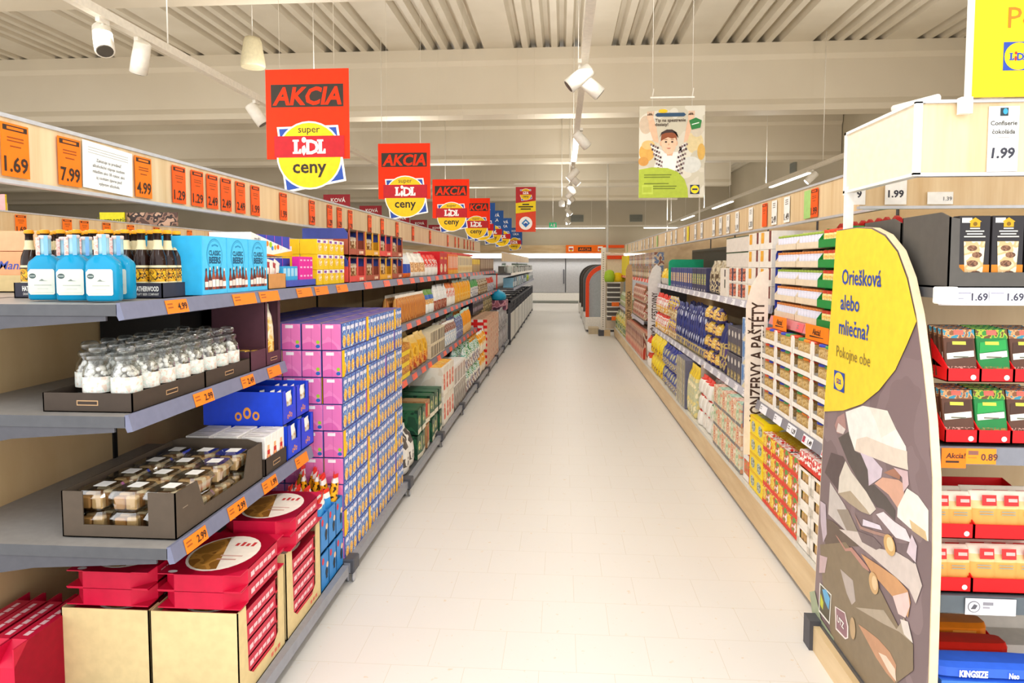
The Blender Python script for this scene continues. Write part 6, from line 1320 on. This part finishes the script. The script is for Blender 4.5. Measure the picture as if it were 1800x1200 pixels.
# yellow sign standing on the header
t = thing('standing_sign', 'bright yellow sign standing on the corner header, cut by the top of the frame', 'sign', (1.247, 2.23, 2.112))
MB().box(.0, -.005, 0, .7, .005, .8, M('fbd20e', .45)).obj('panel', t)
MB().box(-.012, -.009, -.04, .0, .009, .8, WHITE).box(-.03, -.012, -.05, .004, .012, .0, WHITE).obj('frame_edge', t)
g = MB(); mx = face('F', 0, -.005, 0); bl = M('2c4aa8')
g.text('alebo', .115, .302, .1, bl, mx, .001, bold=.03).text('Pokojne', .1, .205, .09, M('e87810'), mx, .001)
g.rect(.09, .078, .178, .163, bl, mx, .001).ell(.134, .12, .041, .041, M('fbd20e'), mx, .0015, 28); lidl(g, mx, .134, .108, .022, bl, M('d8301e'), .002); g.obj('lettering', t)

# shelves of the display
def eshelf(z, label, rail, y=YE):
    t = thing('shelf_board', label, 'shelf'); MB().box(1.115, y + .01, z - .03, 2.2, 2.66, z, STEEL).obj('board', t)
    MB().prism([(y, z + .002), (y + .01, z + .002), (y + .012, z - .05), (y - .004, z - .05)], 1.115, 2.2, rail, 'x').obj('price_rail', t)
    return t
eshelf(1.53, 'top shelf board of the chocolate display with white 1.69 labels', M('d9d8de', .35)); eshelf(1.055, 'second shelf board of the chocolate display with the orange 0.89 label', M('7f8088', .4)); eshelf(.6, 'third shelf board of the chocolate display with a grey and white rail', M('5a6268', .4))
tag(MB().cbox(1.09, 2.07, 1.485, 1.15, 2.1, 1.535, .004, WHITE).obj('rail_clip'), 'white plastic end cap on the top shelf rail beside the curved board', 'cap')
def elab(x0, x1, z, h, c, texts, label, greek=()):
    b = MB().box(0, -.0015, 0, x1 - x0, 0, h, M(c, .45)); mx = face('F', 0, -.0015, 0)
    for u, w, sz, tx, col, sh in texts: b.text(tx, u, w, sz, M(col), mx, .0008, bold=.02, shear=sh)
    for u, w, u1, w1, col in greek: b.rect(u, w, u1, w1, M(col), mx)
    tag(b.obj('price_label', None, (x0, YE - .006, z)), label, 'price label')
elab(1.155, 1.245, 1.487, .04, 'eceaf4', ((.042, .008, .03, '1.69', '3a3848', 0),), 'white 1.69 label at the near end of the top chocolate rail', ((.004, .028, .04, .031, '9a98a8'), (.004, .012, .02, .015, '9a98a8')))
elab(1.247, 1.36, 1.487, .04, 'f0eff6', ((.05, .008, .03, '1.69', '3a3848', 0),), 'white label second along the top chocolate rail', ((.004, .028, .04, .031, '9a98a8'),))
elab(1.13, 1.2, .995, .06, 'ff7a12', ((.012, .03, .022, 'Akcia!', '3a2a20', .15),), 'orange Akcia flag overlapping the 0.89 label', ((.012, .016, .05, .022, '3a2a20'),))
elab(1.2, 1.285, 1.008, .047, 'ff9020', ((.042, .012, .028, '0.89', '5a3a3a', 0),), 'orange 0.89 label on the second chocolate shelf rail', ((.006, .028, .034, .04, '8a5a50'), (.006, .018, .03, .021, 'c87a2a')))
elab(1.215, 1.36, .548, .05, 'eceaf0', (), 'white label with round grey leaf mark on the third chocolate rail', ((.05, .03, .08, .04, '8a8890'), (.05, .02, .07, .026, '9a98a0')))
b = MB(); mx = face('F', 1.215, YE - .008, .548); b.ell(.024, .025, .018, .018, M('7a7a80'), mx).ell(.024, .025, .015, .015, M('eceaf0'), mx, .001).poly([(.014, .018), (.024, .034), (.034, .03), (.028, .018)], M('5a5a60'), mx, .0015)
[tag(b.obj('round_mark', o), None, None) and setattr(o.children[-1], 'location', (-1.215, -(YE - .006), -.548)) for o in [q for q in COL.objects if q.get('label', '').startswith('white label with round grey')]]

# top: dark display cartons with black boxes
def darkcarton(x, y, label, w=.36):
    t = thing('display_carton', label, 'carton', (x, y, 1.532)); b = MB(); c = M('57534e', .6); h, d = .222, .28
    b.box(0, 0, 0, w, d, .004, c).box(0, d - .004, 0, w, d, h, c)
    for xx in (0, w - .004): b.prism([(0, 0), (d, 0), (d, h), (.05, h + .002), (0, h - .015)], xx, xx + .004, c, 'x')
    b.prism([(0, 0), (w, 0), (w, h - .015), (w - .03, h - .02), (w - .03, .06), (w - .045, .045), (.045, .045), (.03, .06), (.028, h - .02), (0, h - .015)], 0, .004, c, 'y'); b.obj('carton', t)
darkcarton(1.133, 2.1, 'dark grey carton with cut-out front holding black chocolate boxes'); darkcarton(1.135, 2.395, 'second dark grey carton directly behind the front one', .3)
def cbx():
    t = thing('chocolate_box', 'x', 'chocolate box'); w, h, d = .088, .205, .035
    b = MB().cbox(-w / 2, 0, 0, w / 2, d, h, .0015, M('2a2628', .35)); decal(b, w, h, d, (('F', 'r', 0, 0, 1, .3, 'c87a1a'), ('F', 'r', .08, .9, .4, .97, 'e8e4de'))); b.obj('box', t)
    mx = face('F', 0, 0, 0); g = MB(); go = M('c8981e', .35, .2)
    g.poly([(-.014, .172), (.014, .172), (.014, .186), (.018, .188), (0, .2), (-.018, .188), (-.014, .186)], go, mx, .001).ell(0, .181, .006, .006, M('7a5a10'), mx, .0015)
    for i, (q, z) in enumerate(((.014, .166), (.026, .158), (.022, .15), (.03, .142))): g.rect(-q, z, q, z + .0035, M('d8d2c4'), mx, .001)
    g.obj('emblem', t)
    g = MB().poly([(-.03, .13), (.03, .13), (.024, .012), (-.024, .012)], PM('d9c09a c9a878 e8d8b8', 26), mx, .001)
    for x, z, a in ((-.006, .11, .014), (.008, .09, .014), (-.004, .065, .016), (.006, .035, .015)): g.ell(x, z, a, a * .6, PM('6a4630 8a6248 5a3a2a', 60), mx, .0015)
    g.obj('window', t); return t
k0 = cbx()
for i, (x, y, l) in enumerate(((1.21, 2.112, 'black chocolate box with gold crest, first in the front dark carton'), (1.304, 2.112, 'black chocolate box with gold crest, second in the front dark carton'), (1.4, 2.112, 'black chocolate box with gold crest, third in the front dark carton'), (1.21, 2.41, 'black chocolate box in the dark carton behind'))):
    if i == 0: k0.location = (x, y, 1.538); k0['label'] = l
    else: dup(k0, (x, y, 1.538), 0, l)
# red trays with brown and green bars
def redtray(x, z, w, h, lip, label, d=.25):
    b = MB(); c = M('e0141a', .4)
    b.box(0, 0, 0, w, d, .003, c).box(0, 0, 0, w, .003, lip, c).box(0, d - .003, 0, w, d, h, c)
    for xx in (0, w - .003): b.prism([(-.0, 0), (d, 0), (d, h), (.03, lip * 1.0), (0, lip)], xx, xx + .003, c, 'x')
    b.prism([(0, lip), (.04, lip), (-.0, h)], -.0, .003, c, 'x') if 0 else b.prism([(0, lip), (d * .4, h), (d * .4, lip)], 0, .003, c, 'x')
    b.ell(w - .02, lip * .35, .008, .008, M('e8d8d4'), face('F'), .001)
    tag(b.obj('red_tray', None, (x, YE + .015, z)), label, 'tray')
def cbar(c1, c2, c3, c4):
    w, h, d = .088, .155, .012; b = MB().cbox(-w / 2, 0, 0, w / 2, d, h, .002, M(c1, .35)); mx = face('F', 0, 0, 0)
    b.rect(-w / 2, .125, w / 2, h - .003, PM(c2, 60), mx, .0006).rect(-.014, .135, .014, .15, M('d86a5a'), mx, .001)
    b.poly([(-w / 2 + .006, .08), (w / 2 - .006, .092), (w / 2 - .006, .122), (-w / 2 + .01, .112)], M(c3), mx, .001).rect(-.02, .105, .018, .115, M('c8c84a'), mx, .0014)
    b.poly([(-w / 2 + .006, .06), (w / 2 - .006, .07), (w / 2 - .006, .088), (-w / 2 + .006, .078)], M('e8e4d4'), mx, .0014).rect(-.02, .066, .022, .07, M('6a6a5a'), mx, .0018)
    b.rect(-w / 2 + .002, .004, w / 2 - .002, .04, PM(c4, 80), mx, .0008)
    return b.mesh('chocolate_bar')
br = cbar('5a3828', '8a5a3a c89a6a 3a8aa0', '4a3024', '5a3828 c89a8a 7a5040 5a3828'); gn = cbar('1f7a3a', '3a8a3a a8b83a 6a4a2a', '2a9a48', '1f7a3a 8a5a2a 2a8a48 b07a3a')
for z, tn in ((1.25, 'upper'), (1.065, 'lower')):
    for i, (x, me, cn) in enumerate(((1.15, br, 'brown'), (1.245, gn, 'green'), (1.34, br, 'brown'))):
        redtray(x, z, .094, .12, .04, '%s red tray of chocolate bars, %s' % (tn, ('beside the curved board', 'second, with green bars', 'third, at the frame edge')[i]))
        for q in range(4):
            o = tag(link('chocolate_bar', me), '%s chocolate bar in the %s red tray' % (cn, tn) + (', at the frame edge' if i == 2 else ''), 'chocolate bar', '%s bars in the %s red trays%s' % (cn, tn, ' at the edge' if i == 2 else '')); o.location = (x + .047 - .002 * q, YE + .022 + q * .022, z + .006 + q * .002); o.rotation_euler = (R(-14), 0, R(-4))
# red trays with white and orange wafer pouches
def wpouch():
    return pbag(.088, .13, .035, ((.2, PM('c8885a e8b880 6a3a2a f0c078', 40)), (.5, 'e2a050'), (.7, 'e8c288'), (1, 'e6d8c4')), seal=.06)
wpm = wpouch(); mx = face('F', 0, 0, 0); wpm.rect(-.012, .088, .03, .12, M('d83030'), mx, .002).rect(.0, .1, .026, .11, M('f0b0a8'), mx, .003)
for u in (.08, .072): wpm.rect(-.02, u - .012, .02, u - .009, M('8a9a8a'), mx, .003)
wme = wpm.mesh('wafer_pouch')
for z, tn in ((.772, 'upper'), (.606, 'lower')):
    for i, x in enumerate((1.118, 1.245)):
        redtray(x, z, .125 if not i else .26, .1, .045, '%s red tray of wafer pouches, %s' % (tn, ('beside the curved board', 'at the frame edge')[i]), .3)
        for q in range(2 if i == 0 else 3):
            for r_ in range(2):
                o = tag(link('wafer_pouch', wme), 'white and orange wafer pouch in the %s red tray' % tn + (' beside the curved board' if i == 0 else ' at the frame edge'), 'pouch', 'wafer pouches in the %s red trays%s' % (tn, ' at the edge' if i else '')); o.location = (x + .03 + .064 * q + (.0 if i == 0 else .012), YE + .025 + r_ * .05, z + .006 + .004 * (i)); o.rotation_euler = (R(-6), 0, 0)
# bottom: king-size bars
tag(MB().box(1.112, 2.5, .24, 2.1, 2.505, .46, M('c8c0b4', .5)).box(1.112, 2.385, .24, 2.1, 2.5, .3, M('c8c0b4', .5)).obj('riser'), 'pale riser panel behind the large bars on the lowest level', 'riser')
def kbar(c, tc, tx2, c2):
    w, h, d = .33, .05, .1; b = MB().loft([(0, w / 2, .03, d / 2), (.012, w / 2, d / 2, d / 2), (.04, w / 2, d / 2, d / 2), (.05, w / 2, .03, d / 2)], 16, M(c, .3), e=6, smooth=False); mx = face('F', 0, 0, .0)
    b.text('KINGSIZE', -.1, .014, .028, M(tc), mx, .003, bold=.05, xs=.7)
    b.text(tx2, .045, .014, .024, M(tc), mx, .003, bold=.04, xs=.7) if tx2 else b.rect(.045, .014, .12, .034, M(c2), mx, .002)
    return b.mesh('large_bar')
for x, y, z, c, tc, tx2, c2, l in ((1.27, 2.33, .34, 'd8761a', 'a04a10', None, 'f0a040', 'orange large bar at the back of the lowest level'), (1.275, 2.225, .328, 'c02418', 'f2d8d0', None, 'f0e0d8', 'red large bar in the middle of the lowest level'), (1.32, 2.12, .325, '3a6ae0', 'f4f4f6', 'Neo', 'f0f0f4', 'bright blue large bar nearest the camera with a cake picture')):
    o = tag(link('large_bar', kbar(c, tc, tx2, c2)), l, 'chocolate bar'); o.location = (x, y, z)
b = MB(); mx = face('F', 1.28, 2.119, .272); b.box(1.17, 2.12, .245, 1.48, 2.2, .323, M('4a86e6', .35)).poly([(-.08, .0), (.12, .0), (.1, .03), (-.07, .035)], M('f2eee6'), mx, .001).poly([(-.08, .02), (.11, .02), (.09, .036), (-.06, .036)], M('7a4a30'), mx, .002).poly([(-.09, .0), (.12, .0), (.1, .008), (-.07, .008)], M('5a3424'), mx, .002)
tag(b.obj('cake_carton'), 'light blue carton with chocolate cake picture under the blue bar', 'carton')
redtray(1.118, .24, .33, .12, .07, 'lowest red tray holding the large bars', .28)
tag(MB().box(1.11, 2.1, .225, 2.1, 2.66, .238, STEEL).obj('bottom_board'), 'lowest steel board of the chocolate display', 'shelf')
